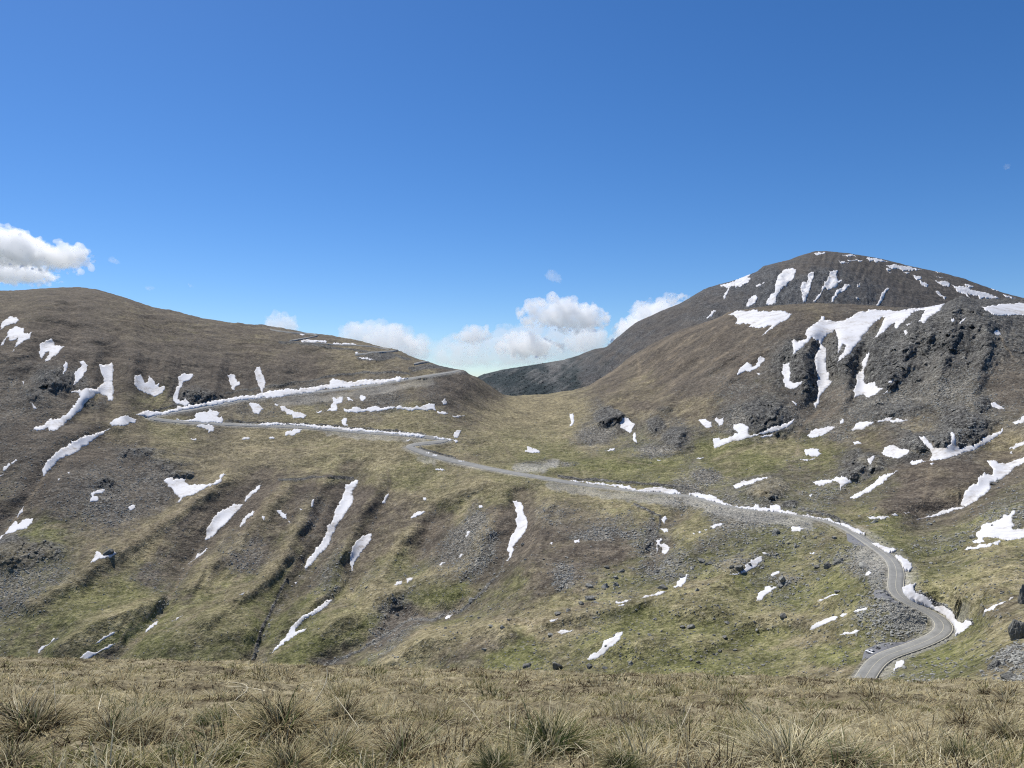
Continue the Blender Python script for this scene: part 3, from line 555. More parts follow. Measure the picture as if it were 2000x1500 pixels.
GULLIES = [  # half width px, depth m, points
(14,5,'695,935 680,975 660,1020 640,1060 600,1100 580,1140 540,1195 505,1260 488,1310'),(12,4,'725,1040 700,1080 686,1110 690,1150'),(12,5,'510,945 470,985 420,1035 400,1060 370,1100 340,1150 308,1205 280,1230 205,1300'),
(8,3,'500,1000 455,1060 425,1120'),(14,5,'1008,972 1022,1010 1010,1050 993,1090 965,1130 900,1188 845,1205 800,1205 760,1230 700,1265 630,1300'),(10,3,'655,1168 585,1215 530,1270 500,1310'),(14,6,'205,855 130,880 88,925 60,970 30,1010 -20,1050'),
(8,3,'120,1230 80,1275 60,1300'),(12,4,'1335,1000 1300,1030 1300,1070 1280,1100'),(16,7,'1615,650 1600,700 1605,740 1592,790'),(12,6,'165,705 150,750 135,775'),(14,7,'212,710 208,770 165,800 130,825 70,838'),(10,4,'372,732 348,765 350,790'),
(8,4,'505,718 515,755 514,768'),(10,4,'445,728 458,755'),(10,4,'275,735 300,765'),(10,6,'130,560 145,660 95,675 80,700 40,760'),(9,3,'635,975 615,1030 600,1060'),(9,3,'760,965 735,1010 720,1035'),(10,3,'850,1000 830,1070 800,1130'),
(10,6,'1695,690 1685,730 1695,765'),(9,5,'1535,715 1540,745 1555,750'),(9,5,'1490,700 1460,720'),(18,5,'1990,900 1930,950 1880,985 1800,1010'),(10,3,'1700,925 1640,975')]

FEATS = [  # local outcrops and hollows: column, row, half sizes, cover (3 scree, 4 rock, 0 heath, 2 green), strength, height m
(738,697,28,4,4,.9,0),(835,714,18,3.5,4,.8,0),(905,728,9,3,4,.7,0),(800,1204,38,9,4,.8,-3),(868,1194,22,6,4,.7,-2),(640,1290,34,8,4,.6,-2),(750,1232,26,7,3,.9,-2),(100,742,36,18,4,.95,5),(60,770,25,12,4,.5,3),(385,778,42,14,4,.8,6),(150,745,22,22,4,.6,4),
(190,790,22,14,4,.5,3),(270,885,50,9,4,.6,3),(330,905,40,12,4,.4,2),(12,1082,32,28,4,.95,9),(92,1078,30,15,4,.7,5),(207,947,16,8,4,.9,3),(348,925,28,8,4,.8,4),(210,1076,18,8,4,.6,3),(1188,816,27,15,4,.95,9),(1165,850,34,14,3,.9,2),(1280,832,16,16,4,.7,6),(1318,856,20,16,4,.8,7),(1300,800,14,8,4,.4,2),
(1285,880,34,12,3,.9,0),(1490,812,52,26,4,.9,10),(1440,820,18,18,3,.7,2),(1500,957,36,20,4,.85,9),(1545,985,14,8,4,.7,3),(1692,905,22,16,4,.95,8),(1655,932,18,9,4,.8,5),(1715,912,12,10,4,.7,4),(1792,866,22,13,4,.95,8),(1846,862,20,15,4,.95,8),(1890,832,32,20,4,.95,10),(1915,790,14,14,4,.9,6),
(1870,590,26,16,4,1,5),(1905,620,40,25,4,.7,6),(1550,690,20,30,4,.9,7),(1575,735,22,18,4,.9,6),(1640,690,14,30,4,.8,6),(1730,690,45,40,4,.9,9),(1800,640,30,30,4,.9,8),(1720,745,30,14,4,.9,6),(1760,800,55,14,4,.6,4),(1345,960,30,14,3,.7,2),(1380,930,25,14,3,.9,2),(1275,1050,12,40,3,.8,-2),
(1300,1110,50,25,3,.35,2),(1430,1105,30,14,3,.5,3),(1530,1130,26,12,3,.5,3),(1100,1125,20,22,3,.95,0),(1180,1045,60,9,3,.9,0),(930,1060,26,48,3,.95,2),(1840,925,70,28,0,.8,5),(1780,985,70,22,0,.7,3),(850,1250,60,24,2,.2,9),(965,1250,45,22,0,.6,3),(420,1225,130,35,2,.3,7),(180,1225,70,35,2,.3,4),(680,1215,55,25,2,.5,6),(900,1155,60,18,2,.6,4),
(1380,1185,120,26,2,.4,6),(1560,1215,90,14,0,.3,4),(1250,1255,120,22,2,.4,5),(1640,1290,60,10,2,.5,3),(1460,905,60,20,2,.4,3),(1420,900,24,14,1,.3,2),(1900,1150,70,30,2,.3,5),(1200,905,90,12,2,.5,2),(1075,905,50,7,3,.5,1),(1105,800,60,20,1,.2,4),(1260,790,30,10,0,.5,4),(640,955,70,12,0,.5,-3),(820,1000,60,20,0,.3,-2)]
RIBS = [  # spurs between the runnels: half width px, height m, points
(16,7,'440,930 370,985 300,1030 230,1075 150,1130 60,1180'),(18,8,'560,950 530,985 485,1030 440,1085 350,1150 250,1200 120,1265'),(14,6,'640,935 600,985 575,1050 530,1120 440,1185 400,1210'),(14,6,'755,925 700,1010 665,1080 640,1150 570,1215'),(16,6,'950,930 850,990 790,1050 760,1100 720,1160'),(14,5,'985,960 960,1020 930,1080 880,1130'),
(18,5,'900,1110 800,1130 710,1180 640,1235'),(18,7,'985,1222 900,1222 850,1238 790,1270 740,1300'),(16,3.5,'1420,1140 1320,1160 1210,1180 1060,1212'),(16,2.5,'1660,1165 1560,1190 1450,1225 1350,1265'),(14,2.5,'1560,1040 1480,1080 1400,1130'),(12,4,'1080,960 1060,1010 1050,1070 1020,1120'),(16,2,'1930,1050 1850,1075'),(16,1.5,'1980,1120 1920,1140'),
(12,8,'270,600 260,680 255,760 235,830'),(10,6,'330,690 320,780'),(12,7,'430,700 420,770'),(12,7,'560,700 550,765'),(10,6,'180,680 175,760 140,810'),(12,8,'1360,690 1280,735 1200,775'),(10,6,'1430,690 1350,745 1290,790'),(10,6,'1480,690 1420,745 1370,790'),(12,7,'1590,650 1570,720 1580,760'),(12,8,'1660,690 1650,750 1640,800'),(10,6,'1720,640 1700,720'),(12,7,'1780,630 1760,720 1700,800'),(12,7,'1860,610 1850,690 1820,770'),(12,7,'1930,640 1920,720 1890,780')]
DARK = [  # shade of cut banks and dark undercut edges, painted in as rock cover: half width px, points
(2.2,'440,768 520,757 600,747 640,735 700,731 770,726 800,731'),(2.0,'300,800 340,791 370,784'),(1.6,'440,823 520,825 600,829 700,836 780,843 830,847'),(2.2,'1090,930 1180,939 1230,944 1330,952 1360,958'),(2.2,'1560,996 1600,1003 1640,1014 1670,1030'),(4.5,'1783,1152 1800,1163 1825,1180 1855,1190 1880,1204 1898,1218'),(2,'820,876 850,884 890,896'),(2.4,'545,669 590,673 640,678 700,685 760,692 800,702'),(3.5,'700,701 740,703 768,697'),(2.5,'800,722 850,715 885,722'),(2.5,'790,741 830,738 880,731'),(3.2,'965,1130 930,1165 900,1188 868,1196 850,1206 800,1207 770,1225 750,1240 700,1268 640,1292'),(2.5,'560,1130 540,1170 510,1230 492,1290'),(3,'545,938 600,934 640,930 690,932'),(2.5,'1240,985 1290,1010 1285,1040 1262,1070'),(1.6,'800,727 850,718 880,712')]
ROAD_PX = '''1632,1410 1655,1370 1676,1340 1692,1320 1707,1302 1732,1282 1770,1265 1812,1251 1842,1240 1851,1231 1848,1222 1830,1210 1800,1192 1770,1175 1751,1161 1746,1150 1748,1138 1752,1122 1750,1107 1740,1092 1715,1072 1690,1055 1662,1036 1625,1020 1587,1011 1537,1004
1500,1000 1462,996 1432,991 1400,983 1370,973 1350,967 1300,963 1225,957 1150,947 1100,939 1050,931 1000,924 950,914 900,904 850,892 820,882 800,875 795,871 806,867.5 825,865.5 860,863 875,861 874,857.5 840,853 775,848.5
700,843 625,837 550,832 500,830 450,829 375,826 325,822 296,817.5 289,814 298,810.5 325,807 375,800 425,791 475,782 550,772 625,765 700,756 750,748 800,740 850,732 885,726 897,723.5'''
# ------------------------------------------------------------------ build the hillside surface
def parse(s): return np.array([[float(a) for a in p.split(',')] for p in s.split()])

def blur_(m, k):
    for ax in (0, 1):
        c = np.cumsum(np.pad(m, [(k + 1, k) if a == ax else (0, 0) for a in (0, 1)], 'edge'), axis=ax); n = m.shape[ax]
        m = (np.take(c, np.arange(2 * k + 1, n + 2 * k + 1), ax) - np.take(c, np.arange(0, n), ax)) / (2 * k + 1)
    return m

def to_world(u, v, D): return np.stack([(u - 1000) / F * D, D, (750 - v) / F * D], -1)

us = np.r_[np.arange(-500, -60, 4.0), np.arange(-60, 2062, 2.0), np.arange(2064, 2480, 4.0)]; NT_ROWS = 505
sx, sy = np.array(SIL).T
vs = np.interp(us, sx, sy)
for _ in range(2): vs = np.convolve(np.pad(vs, 2, 'edge'), np.ones(5) / 5, 'valid')
vs = vs + 0.7 * fbm(us / 25.0, us * 0, 3, 5)
crag = np.exp(-((us - 1880) / 26.0) ** 2)
vs = vs - crag * 5 * np.abs(noise2(us / 9.0, us * 0 + 3.3, 8)) - crag * 2
tt = np.linspace(0, 1, NT_ROWS) ** 1.04
U = np.repeat(us[None], NT_ROWS, 0); V = vs[None] + tt[:, None] * (1432 - vs[None])
pts = [(u, v) for u in DEPTH for v, _ in DEPTH[u]]; vals = [math.log(d) for u in DEPTH for _, d in DEPTH[u]]
fit = rbf_fit(pts, np.array(vals), (1 / 300.0, 1 / 150.0))
cu = np.arange(-510, 2510, 15.0); cv = np.arange(545, 1445, 6.0)
CU, CV = np.meshgrid(cu, cv)
LG = rbf_eval(fit, CU, CV)
def lookup(G, u, v):
    i = np.clip((u - cu[0]) / 15.0, 0, len(cu) - 1.001); j = np.clip((v - cv[0]) / 6.0, 0, len(cv) - 1.001)
    a = i.astype(int); b = j.astype(int); fu = i - a; fv = j - b
    return (G[b, a] * (1 - fu) + G[b, a + 1] * fu) * (1 - fv) + (G[b + 1, a] * (1 - fu) + G[b + 1, a + 1] * fu) * fv
D = np.exp(lookup(LG, U, V))
D = D * (1 + 0.07 * np.exp(-(V - vs[None]) / 7.0))
def near_cols(poly, pad):
    return int(np.searchsorted(us, poly[:, 0].min() - pad)), max(int(np.searchsorted(us, poly[:, 0].max() + pad)), int(np.searchsorted(us, poly[:, 0].min() - pad)) + 1)
def line_field(s, w, jit, seed):
    p = parse(s); c0, c1 = near_cols(p, w * 4); a, b = U[:, c0:c1], V[:, c0:c1]
    return c0, c1, seg_dist(a + jit * noise2(a / 28, b / 28, seed), b + jit * 0.8 * noise2(a / 28, b / 28, seed + 1), p)
# spurs, gullies and knolls are modelled as rises of the ground, in metres
RISE = np.zeros(U.shape)
for w, hgt, s in RIBS:
    c0, c1, d = line_field(s, w, 9, 701); RISE[:, c0:c1] = np.maximum(RISE[:, c0:c1], hgt * np.exp(-(d / w) ** 2))
DIP = np.zeros(U.shape)
for w, dep, s in GULLIES:
    c0, c1, d = line_field(s, w, 6, 711); DIP[:, c0:c1] = np.maximum(DIP[:, c0:c1], dep * (0.4 * np.exp(-(d / w) ** 2) + 1.3 * np.exp(-(d / (2.6 * w)) ** 2)))
for u, v, ru, rv, k, st, hgt in FEATS:
    c0, c1 = int(np.searchsorted(us, u - 3 * ru)), int(np.searchsorted(us, u + 3 * ru))
    RISE[:, c0:c1] += hgt * np.exp(-((U[:, c0:c1] - u) / (ru * 1.1)) ** 2 - ((V[:, c0:c1] - v) / (rv * 1.2)) ** 2)
RISE = blur_(1.1 * RISE - 0.85 * DIP, 5)
X = to_world(U, V, D)
RISE += (5.5 * fbm(X[..., 0] / 95, X[..., 1] / 95, 3, 721) + 1.4 * fbm(X[..., 0] / 34, X[..., 1] / 34, 2, 722)) * np.clip(D / 800, 0.3, 1.4)
rdist = np.repeat(seg_dist(U[:, ::4], V[:, ::4], parse(ROAD_PX)[::2]), 4, axis=1)[:, :len(us)]
RISE *= sstep(0, 30, V - vs[None]) * (0.15 + 0.85 * sstep(8, 34, rdist))
ray = (750 - V) / F
slope = np.gradient(X[..., 2], axis=0) / (np.gradient(X[..., 1], axis=0) - 1e-6)
slope = np.clip(blur_(slope, 6), 0.12, 0.8)
D = D - blur_(RISE / np.clip(slope - ray, 0.28, 0.8), 2)
D = np.exp(np.log(D))
for r in range(NT_ROWS - 2, -1, -1):                            # keep every face walkable: never steeper than a crag
    D[r] = np.maximum(D[r], D[r + 1] * (1 + 0.00055 * (V[r + 1] - V[r])))
for r in range(NT_ROWS - 2, -1, -1): D[r] = np.maximum(D[r], D[r + 1] + 0.02)      # the slope never folds back under itself
X = to_world(U, V, D)
print('depth range', D.min(), D.max())

# snow outlines first, so that the ground under the snow can be smooth
snow_polys = [densify(region_pts(s[0], s[1]), 1.7, 0.155, 100 + i) for i, s in enumerate(SNOW)]
snow_far = [len(s) > 3 for s in SNOW]
def raster(polys, Ug, Vg):
    m = np.zeros(Ug.shape, dtype=np.float32)
    for p in polys:
        lo = p.min(0) - 3; hi = p.max(0) + 3
        c0 = int(np.searchsorted(us, lo[0])); c1 = int(np.searchsorted(us, hi[0]))
        if c1 <= c0: continue
        sub = (Vg[:, c0:c1] > lo[1]) & (Vg[:, c0:c1] < hi[1])
        rr = np.where(sub.any(1))[0]
        if not len(rr): continue
        r0, r1 = rr[0], rr[-1] + 1
        m[r0:r1, c0:c1] = np.maximum(m[r0:r1, c0:c1], in_poly(Ug[r0:r1, c0:c1], Vg[r0:r1, c0:c1], p))
    return m
def blur(m, k):
    for ax in (0, 1):
        c = np.cumsum(np.pad(m, [(k + 1, k) if a == ax else (0, 0) for a in (0, 1)], 'edge'), axis=ax)
        n = m.shape[ax]
        m = (np.take(c, np.arange(2 * k + 1, n + 2 * k + 1), ax) - np.take(c, np.arange(0, n), ax)) / (2 * k + 1)
    return m
SM = raster([p for p, f in zip(snow_polys, snow_far) if not f], U, V)
smooth_m = np.clip(blur(SM, 2) * 2.2, 0, 1)

# --- ground cover
wu = U + 16 * fbm(U / 60, V / 45, 3, 21) + 5 * noise2(U / 14, V / 11, 22); wv = V + 12 * fbm(U / 60, V / 45, 3, 23) + 4 * noise2(U / 14, V / 11, 24)
Z = np.zeros(U.shape + (5,))
step = 4                                                        # ground cover on a coarser grid, then interpolated
Zc = idw(ZONES, CU, CV)
for k in range(5): Z[..., k] = lookup(Zc[..., k], wu, wv)
for u, v, ru, rv, k, st, hgt in FEATS:
    c0, c1 = int(np.searchsorted(us, u - 3 * ru)), int(np.searchsorted(us, u + 3 * ru))
    g = st * sstep(1.5, 0.55, np.hypot((U[:, c0:c1] * .5 + wu[:, c0:c1] * .5 - u) / ru, (V[:, c0:c1] * .5 + wv[:, c0:c1] * .5 - v) / rv))
    Z[:, c0:c1] *= (1 - g)[..., None]; Z[:, c0:c1, k] += g
crest = sstep(1.5, 7, RISE) * (V > 880); Z[..., 1] += 0.8 * crest; Z[..., 0] += 0.9 * sstep(1.0, 6, -RISE) * (V > 880)  # straw crests, heath dips; contrast raised to paint light and dark onto the relief
darkm = np.zeros(U.shape)
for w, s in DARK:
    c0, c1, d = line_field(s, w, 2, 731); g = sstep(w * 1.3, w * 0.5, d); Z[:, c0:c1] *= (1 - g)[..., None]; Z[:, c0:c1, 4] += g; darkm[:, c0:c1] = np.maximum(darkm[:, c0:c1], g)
wx, wy, wz = X[..., 0], X[..., 1], X[..., 2]
def streak(ang, along, across, seed):
    c, s = math.cos(ang), math.sin(ang)
    wu_ = U + 22 * fbm(U / 90, V / 90, 2, seed + 500); wv_ = V + 22 * fbm(U / 90, V / 90, 2, seed + 501)
    a = (wu_ * c + wv_ * s); b = (-wu_ * s + wv_ * c)
    return (0.5 * fbm(a / along, b / across, 4, seed) + 0.5 * fbm(a / (along * 1.3), b / (across * 2.7), 3, seed + 502)) * (0.55 + 1.1 * sstep(-0.35, 0.4, noise2(U / 75, V / 75, seed + 503)))
# direction of the runnels in each part of the slope
w_ll = np.exp(-((U - 500) / 420.0) ** 2 - ((V - 1110) / 170.0) ** 2); w_br = np.exp(-((U - 1330) / 200.0) ** 2 - ((V - 710) / 90.0) ** 2)
w_cr = np.exp(-((U - 1720) / 230.0) ** 2 - ((V - 700) / 110.0) ** 2); w_rt = np.exp(-((U - 1930) / 260.0) ** 2 - ((V - 1130) / 180.0) ** 2)
w_lt = np.exp(-((U - 350) / 450.0) ** 2 - ((V - 640) / 75.0) ** 2); w_lf = np.exp(-((U - 250) / 330.0) ** 2 - ((V - 760) / 60.0) ** 2)
w_md = np.exp(-((U - 1250) / 380.0) ** 2 - ((V - 1150) / 160.0) ** 2)
ST = (w_ll * streak(math.radians(122), 190, 17, 41) + w_br * streak(math.radians(148), 150, 9, 42) + w_cr * streak(math.radians(118), 70, 10, 43)
      + w_rt * streak(math.radians(160), 170, 12, 44) + w_lt * streak(math.radians(5), 120, 5, 45) + w_lf * streak(math.radians(112), 90, 13, 46) + w_md * streak(math.radians(158), 150, 16, 47))
N25 = [fbm(wx / 38, wy / 38, 3, 60 + k) for k in range(5)]; N6 = [fbm(wx / 7, wy / 9, 2, 70 + k) for k in range(5)]
for k in range(5):
    sg = (1, -0.6, -0.8, 0.5, 0.7)[k]
    Z[..., k] = np.maximum(0, Z[..., k] + (0.36 * N25[k] + 0.42 * N6[k] + 0.8 * sg * ST) * np.sqrt(Z[..., k] * 1.2 + 0.02)) ** 1.7
Z /= Z.sum(-1, keepdims=True) + 1e-9
path = np.zeros(U.shape); gully = np.zeros(U.shape); gdz = np.zeros(U.shape)
for st, w, s in TRAILS:
    p = parse(s); c0, c1 = near_cols(p, w * 4)
    d = seg_dist(U[:, c0:c1] + 3.5 * noise2(U[:, c0:c1] / 16, V[:, c0:c1] / 16, 91), V[:, c0:c1] + 2.5 * noise2(U[:, c0:c1] / 16, V[:, c0:c1] / 16, 92), p)
    path[:, c0:c1] = np.maximum(path[:, c0:c1], st * sstep(w * 1.3, w * 0.4, d) * (0.75 + 0.5 * noise2(U[:, c0:c1] / 6, V[:, c0:c1] / 6, 93)))
for w, dep, s in GULLIES:
    p = parse(s); c0, c1 = near_cols(p, w * 4)
    d = seg_dist(U[:, c0:c1] + 5 * noise2(U[:, c0:c1] / 25, V[:, c0:c1] / 25, 94), V[:, c0:c1] + 4 * noise2(U[:, c0:c1] / 25, V[:, c0:c1] / 25, 95), p)
    g = np.exp(-(d / w) ** 2)
    gdz[:, c0:c1] = np.minimum(gdz[:, c0:c1], -dep * g); gully[:, c0:c1] = np.maximum(gully[:, c0:c1], np.exp(-(d / (w * 0.35)) ** 2))
zr, zs = Z[..., 4], Z[..., 3]
zg = Z[..., 1] + Z[..., 2]
Z[..., 3] = np.clip(Z[..., 3] + 0.45 * gully * (V > 900) * sstep(0.0, 0.4, N6[3] + 0.25), 0, 1)

# --- relief, metres, straight up
edge = sstep(0, 26, V - vs[None])
near = np.clip(D / 900.0, 0.25, 1.5)
dz = 2.6 * fbm(wx / 110, wy / 110, 4, 81) * edge * near + 0.35 * gdz * (0.5 + 0.5 * edge) + ST * D * 0.0052 * (0.35 + 0.65 * edge)
dz += (1.0 * fbm(wx / 16, wy / 20, 4, 82) + 0.3 * fbm(wx / 6.5, wy / 4.0, 2, 88)) * near
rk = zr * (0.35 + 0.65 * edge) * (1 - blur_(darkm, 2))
qx = wx + 14 * fbm(wx / 40, wy / 40, 3, 184); qy = wy + 14 * fbm(wx / 40, wy / 40, 3, 185)
dz += rk * (3.5 * ridged(qx / 52, qy / 70, 3, 83)) * np.clip(D / 800, 0.5, 1.3)
fine = zs * (0.55 * fbm(wx / 3.6, wy / 4.2, 2, 85) + 0.34 * cells(wx / 2.3, wy / 2.3, 188)) + (1 - zs) * 0.38 * fbm(wx / 4.5, wy / 2.2, 3, 86) + zr * 0.2 * noise2(wx / 3.2, wy / 6, 87)
dz += fine * np.clip(D / 700, 0.4, 1.3) * (0.25 + 0.75 * sstep(950, 450, D))
dz_s = (2.6 * fbm(wx / 110, wy / 110, 4, 81) * edge * near + 0.35 * gdz + ST * D * 0.003)
dz = dz * (1 - smooth_m) + smooth_m * blur(blur(dz * 0.6 + dz_s * 0.4, 7), 4)
X[..., 2] += dz
# blocks and ledges of the crags stand out towards the open side of the slope
bu = U + 7 * fbm(U / 22, V / 22, 2, 741); bv = V + 6 * fbm(U / 22, V / 22, 2, 742); blk = np.clip(D / 1000, 0.35, 1.1)
BL = 0.0052 * cells(bu / 17 + bv / 60, bv / 15, 743) + 0.0030 * cells(bu / 7.5 + bv / 30, bv / 7.0, 744) + 0.0016 * cells(bu / 3.6, bv / 3.4, 745) + 0.0040 * ridged(bu / 26 + bv / 50, bv / 60, 2, 746)
SB = 0.0016 * cells(U / 4.5 * blk, V / 3.6 * blk, 747) + 0.0010 * cells(U / 2.6, V / 2.3, 748)
X *= (1 - (rk * BL * 0.85 + zs * SB * 0.9) * (1 - smooth_m) * (0.4 + 0.6 * edge))[..., None]
X0 = X.copy()

def surf(u, v, G=None):
    """point of the hillside under picture column/row (u, v) of the survey grid"""
    G = X if G is None else G
    u = np.asarray(u, float); v = np.asarray(v, float)
    i = np.clip(np.interp(u, us, np.arange(len(us))), 0, len(us) - 1.001); a = i.astype(int); fu = i - a
    vt = vs[a] * (1 - fu) + vs[a + 1] * fu
    t = np.clip((v - vt) / (1432 - vt), 0, 1) ** (1 / 1.04)
    j = np.clip(t * (NT_ROWS - 1), 0, NT_ROWS - 1.001); b = j.astype(int); fv = (j - b)[..., None]; fu = fu[..., None]
    return (G[b, a] * (1 - fu) + G[b, a + 1] * fu) * (1 - fv) + (G[b + 1, a] * (1 - fu) + G[b + 1, a + 1] * fu) * fv

# ------------------------------------------------------------------ the road: levelled into the slope
def smooth_line(P, it=6):
    for _ in range(it): P[1:-1] = P[:-2] * 0.25 + P[1:-1] * 0.5 + P[2:] * 0.25
    return P
def resample(P, d):
    seg = np.r_[0, np.cumsum(np.linalg.norm(np.diff(P[:, :2], axis=0), axis=1))]
    n = max(3, int(seg[-1] / d)); s = np.linspace(0, seg[-1], n)
    return np.stack([np.interp(s, seg, P[:, k]) for k in range(P.shape[1])], 1)
rp = parse(ROAD_PX)
rs = resample(rp, 1.2); rs = smooth_line(rs, 5)
R3 = np.c_[surf(rs[:, 0], rs[:, 1], to_world(U, V, D) + np.stack([0 * dz, 0 * dz, blur(dz, 6)], -1)), rs]
R3 = resample(R3, 3.0); R3 = smooth_line(R3, 10)
zz = R3[:, 2].copy()
for _ in range(60): zz[1:-1] = zz[:-2] * 0.25 + zz[1:-1] * 0.5 + zz[2:] * 0.25
R3[:, 2] = zz
tan = np.gradient(R3[:, :2], axis=0); tan /= np.linalg.norm(tan, axis=1, keepdims=True)
nor = np.stack([-tan[:, 1], tan[:, 0]], 1)
far_w = sstep(560, 1000, R3[:, 1])
half = 3.7 + 1.6 * far_w                                        # far stretches have wide gravel shoulders
# cross fall follows the hillside a little on the far stretches
e = 6.0
def ground_z(xy_idx_uv): return surf(xy_idx_uv[:, 0], xy_idx_uv[:, 1], X0)[:, 2]
SLOPE = 0.30 * far_w + 0.03
sgn = np.where(nor[:, 1] > 0, 1.0, -1.0)                        # uphill is away from the camera
cross = sgn * SLOPE * np.abs(nor[:, 1])
for _ in range(12): cross[1:-1] = cross[:-2] * 0.25 + cross[1:-1] * 0.5 + cross[2:] * 0.25
kd = KDTree(len(R3))
for i, p in enumerate(R3): kd.insert((p[0], p[1], 0), i)
kd.balance()
reach = seg_dist(U[:, ::4], V[:, ::4], rp[::2])
close = np.repeat(reach < 62, 4, axis=1)[:, :len(us)]
rd = np.full(U.shape, 99.0); rgrav = np.zeros(U.shape)
idx = np.argwhere(close)
for r, c in idx:
    p = X[r, c]
    q, i, d = kd.find((p[0], p[1], 0))
    if d > 26: continue
    rr = R3[i]; s = (p[0] - rr[0]) * nor[i, 0] + (p[1] - rr[1]) * nor[i, 1]
    zt = rr[2] + cross[i] * max(-half[i] - 1, min(half[i] + 1, s))
    h = half[i] + 0.8
    up = p[1] > rr[1]
    w = 1.0 if d < h else max(0.0, 1 - (d - h) / (3.5 if up else 6.0))
    w = w * w * (3 - 2 * w)
    X[r, c, 2] = p[2] * (1 - w) + (zt - (0.3 if d < h + 0.3 else 0.08)) * w
    rd[r, c] = d - half[i]
    rgrav[r, c] = max(0.0, 1 - (d - half[i]) / (2.0 if up else 7.5)) if d > half[i] - 1 else 1
# rubble embankments below the road
emb = np.zeros(U.shape)
for s, w, st in (('1345,975 1400,996 1460,1009 1520,1014 1580,1026', 11, .75), ('1690,1085 1720,1110 1715,1135', 20, .7), ('1740,1183 1775,1206 1795,1222 1755,1212', 15, .75), ('1075,948 1200,968 1320,980', 9, .6), ('820,895 850,905', 6, .5),
                  ('545,785 650,775 750,762 840,745', 9, .45), ('1010,915 1060,915 1085,905', 9, .8), ('640,845 740,856 830,862', 5, .55)):
    p = parse(s); emb = np.maximum(emb, st * sstep(w * 1.25, w * 0.5, seg_dist(U + 7 * noise2(U / 15, V / 12, 96), V + 5 * noise2(U / 15, V / 12, 97), p)))
bare = 0.45 * sstep(0.22, 0.5, fbm(wx / 42, wy / 30, 4, 190)) * (V > 960) * sstep(0.25, 0.6, zg); path = np.maximum(path, bare)
rgrav = np.clip(np.maximum(rgrav * 0.9, emb), 0, 1) * (0.8 + 0.4 * noise2(wx / 4, wy / 4, 98))
X[..., 2] += (emb * 0.25 * fbm(wx / 2.4, wy / 2.4, 2, 99)) * (rd > 1.5)

# ------------------------------------------------------------------ mesh of the hillside
nr, nc = U.shape
back = []
for k in range(1, 9):                                           # the hills go on behind their crests
    q = X[0].copy(); q[:, 1] += 55 * k + 4 * k * k; q[:, 0] *= q[:, 1] / X[0][:, 1]; q[:, 2] -= 4.0 * k + 4.2 * k * k + np.maximum(0, X[0][:, 2]) * 0.02 * k; back.append(q)
front = X[-1].copy(); front[:, 1] -= 30; front[:, 2] -= 45
allv = np.concatenate([np.array(back[::-1]), X, front[None]], 0)
NB = len(back); NR = allv.shape[0]
ii = np.arange(NR * nc).reshape(NR, nc)
quads = np.stack([ii[:-1, :-1], ii[1:, :-1], ii[1:, 1:], ii[:-1, 1:]], -1).reshape(-1, 4)
def zone_attrs(Z, path, grav, bush):
    h, s, g, sc, rk = [Z[..., k] for k in range(5)]
    ea = np.stack([sc / (h + s + g + sc + 1e-6), s / (h + s + 1e-6), g / (h + s + g + 1e-6), np.ones_like(h)], -1)
    eb = np.stack([rk, np.clip(path, 0, 1), np.clip(grav, 0, 1), bush], -1)
    return np.clip(ea, 0, 1), np.clip(eb, 0, 1)
ea, eb = zone_attrs(Z, path, rgrav, np.zeros(U.shape))
pad = lambda a: np.concatenate([np.repeat(a[:1], NB, 0), a, a[-1:]], 0).reshape(-1, 4)
M_TERRAIN = terrain_mat('alpine_ground')
me = mesh_np('hills', allv.reshape(-1, 3), quads, M_TERRAIN)
add_attr(me, 'zones_a', pad(ea)); add_attr(me, 'zones_b', pad(eb))
tag(link('hills', me), 'brown and green alpine hillsides around the pass, with scree, crags and gullies', 'hillside', kind='structure')

# road ribbon and its painted lines
def ribbon(P, N, offs, lift, thick=None):
    rows = []
    for o in offs:
        oo = o if hasattr(o, '__len__') else np.full(len(P), o)
        rows.append(np.c_[P[:, 0] + N[:, 0] * oo, P[:, 1] + N[:, 1] * oo, P[:, 2] + cross * oo + lift])
    A = np.stack(rows, 1); n, k = A.shape[:2]
    jj = np.arange(n * k).reshape(n, k)
    q = np.stack([jj[:-1, :-1], jj[1:, :-1], jj[1:, 1:], jj[:-1, 1:]], -1).reshape(-1, 4)
    return A.reshape(-1, 3), q
M_ROAD = asphalt_mat('worn_asphalt', (0.19, 0.19, 0.175), (0.29, 0.285, 0.26)); M_LOT = asphalt_mat('dark_asphalt', (0.125, 0.127, 0.135), (0.19, 0.192, 0.20))
M_LINE = simple_mat('faded_road_paint', (0.50, 0.465, 0.36), 0.8, 0.2, 0.2, 0.3)
vv, qq = ribbon(R3, nor, [-half - 0.02, -half, -half * 0.5, 0.0 * half, half * 0.5, half, half + 0.02], 0.0)
vv = vv.reshape(len(R3), 7, 3); vv[:, 0, 2] -= 0.8; vv[:, 6, 2] -= 0.8; vv = vv.reshape(-1, 3)
road = tag(link('road', mesh_np('road', vv, qq, M_ROAD)), 'worn grey mountain road winding from the bottom right bend up to the pass', 'road', kind='structure')
for nm, o, w in (('edge_line', -1, 0.13), ('edge_line', 1, 0.13), ('centre_line', 0, 0.09)):
    off = o * (half - 0.35)
    keep = R3[:, 1] < 760
    n = int(np.argmin(keep)) if not keep.all() else len(R3)
    A = []
    for oo in (off - w, off + w): A.append(np.c_[R3[:, 0] + nor[:, 0] * oo, R3[:, 1] + nor[:, 1] * oo, R3[:, 2] + cross * oo + 0.03])
    A = np.stack(A, 1)[:n]; jj = np.arange(n * 2).reshape(n, 2)
    q = np.stack([jj[:-1, 0], jj[1:, 0], jj[1:, 1], jj[:-1, 1]], -1)
    link(nm, mesh_np(nm, A.reshape(-1, 3), q, M_LINE), road)

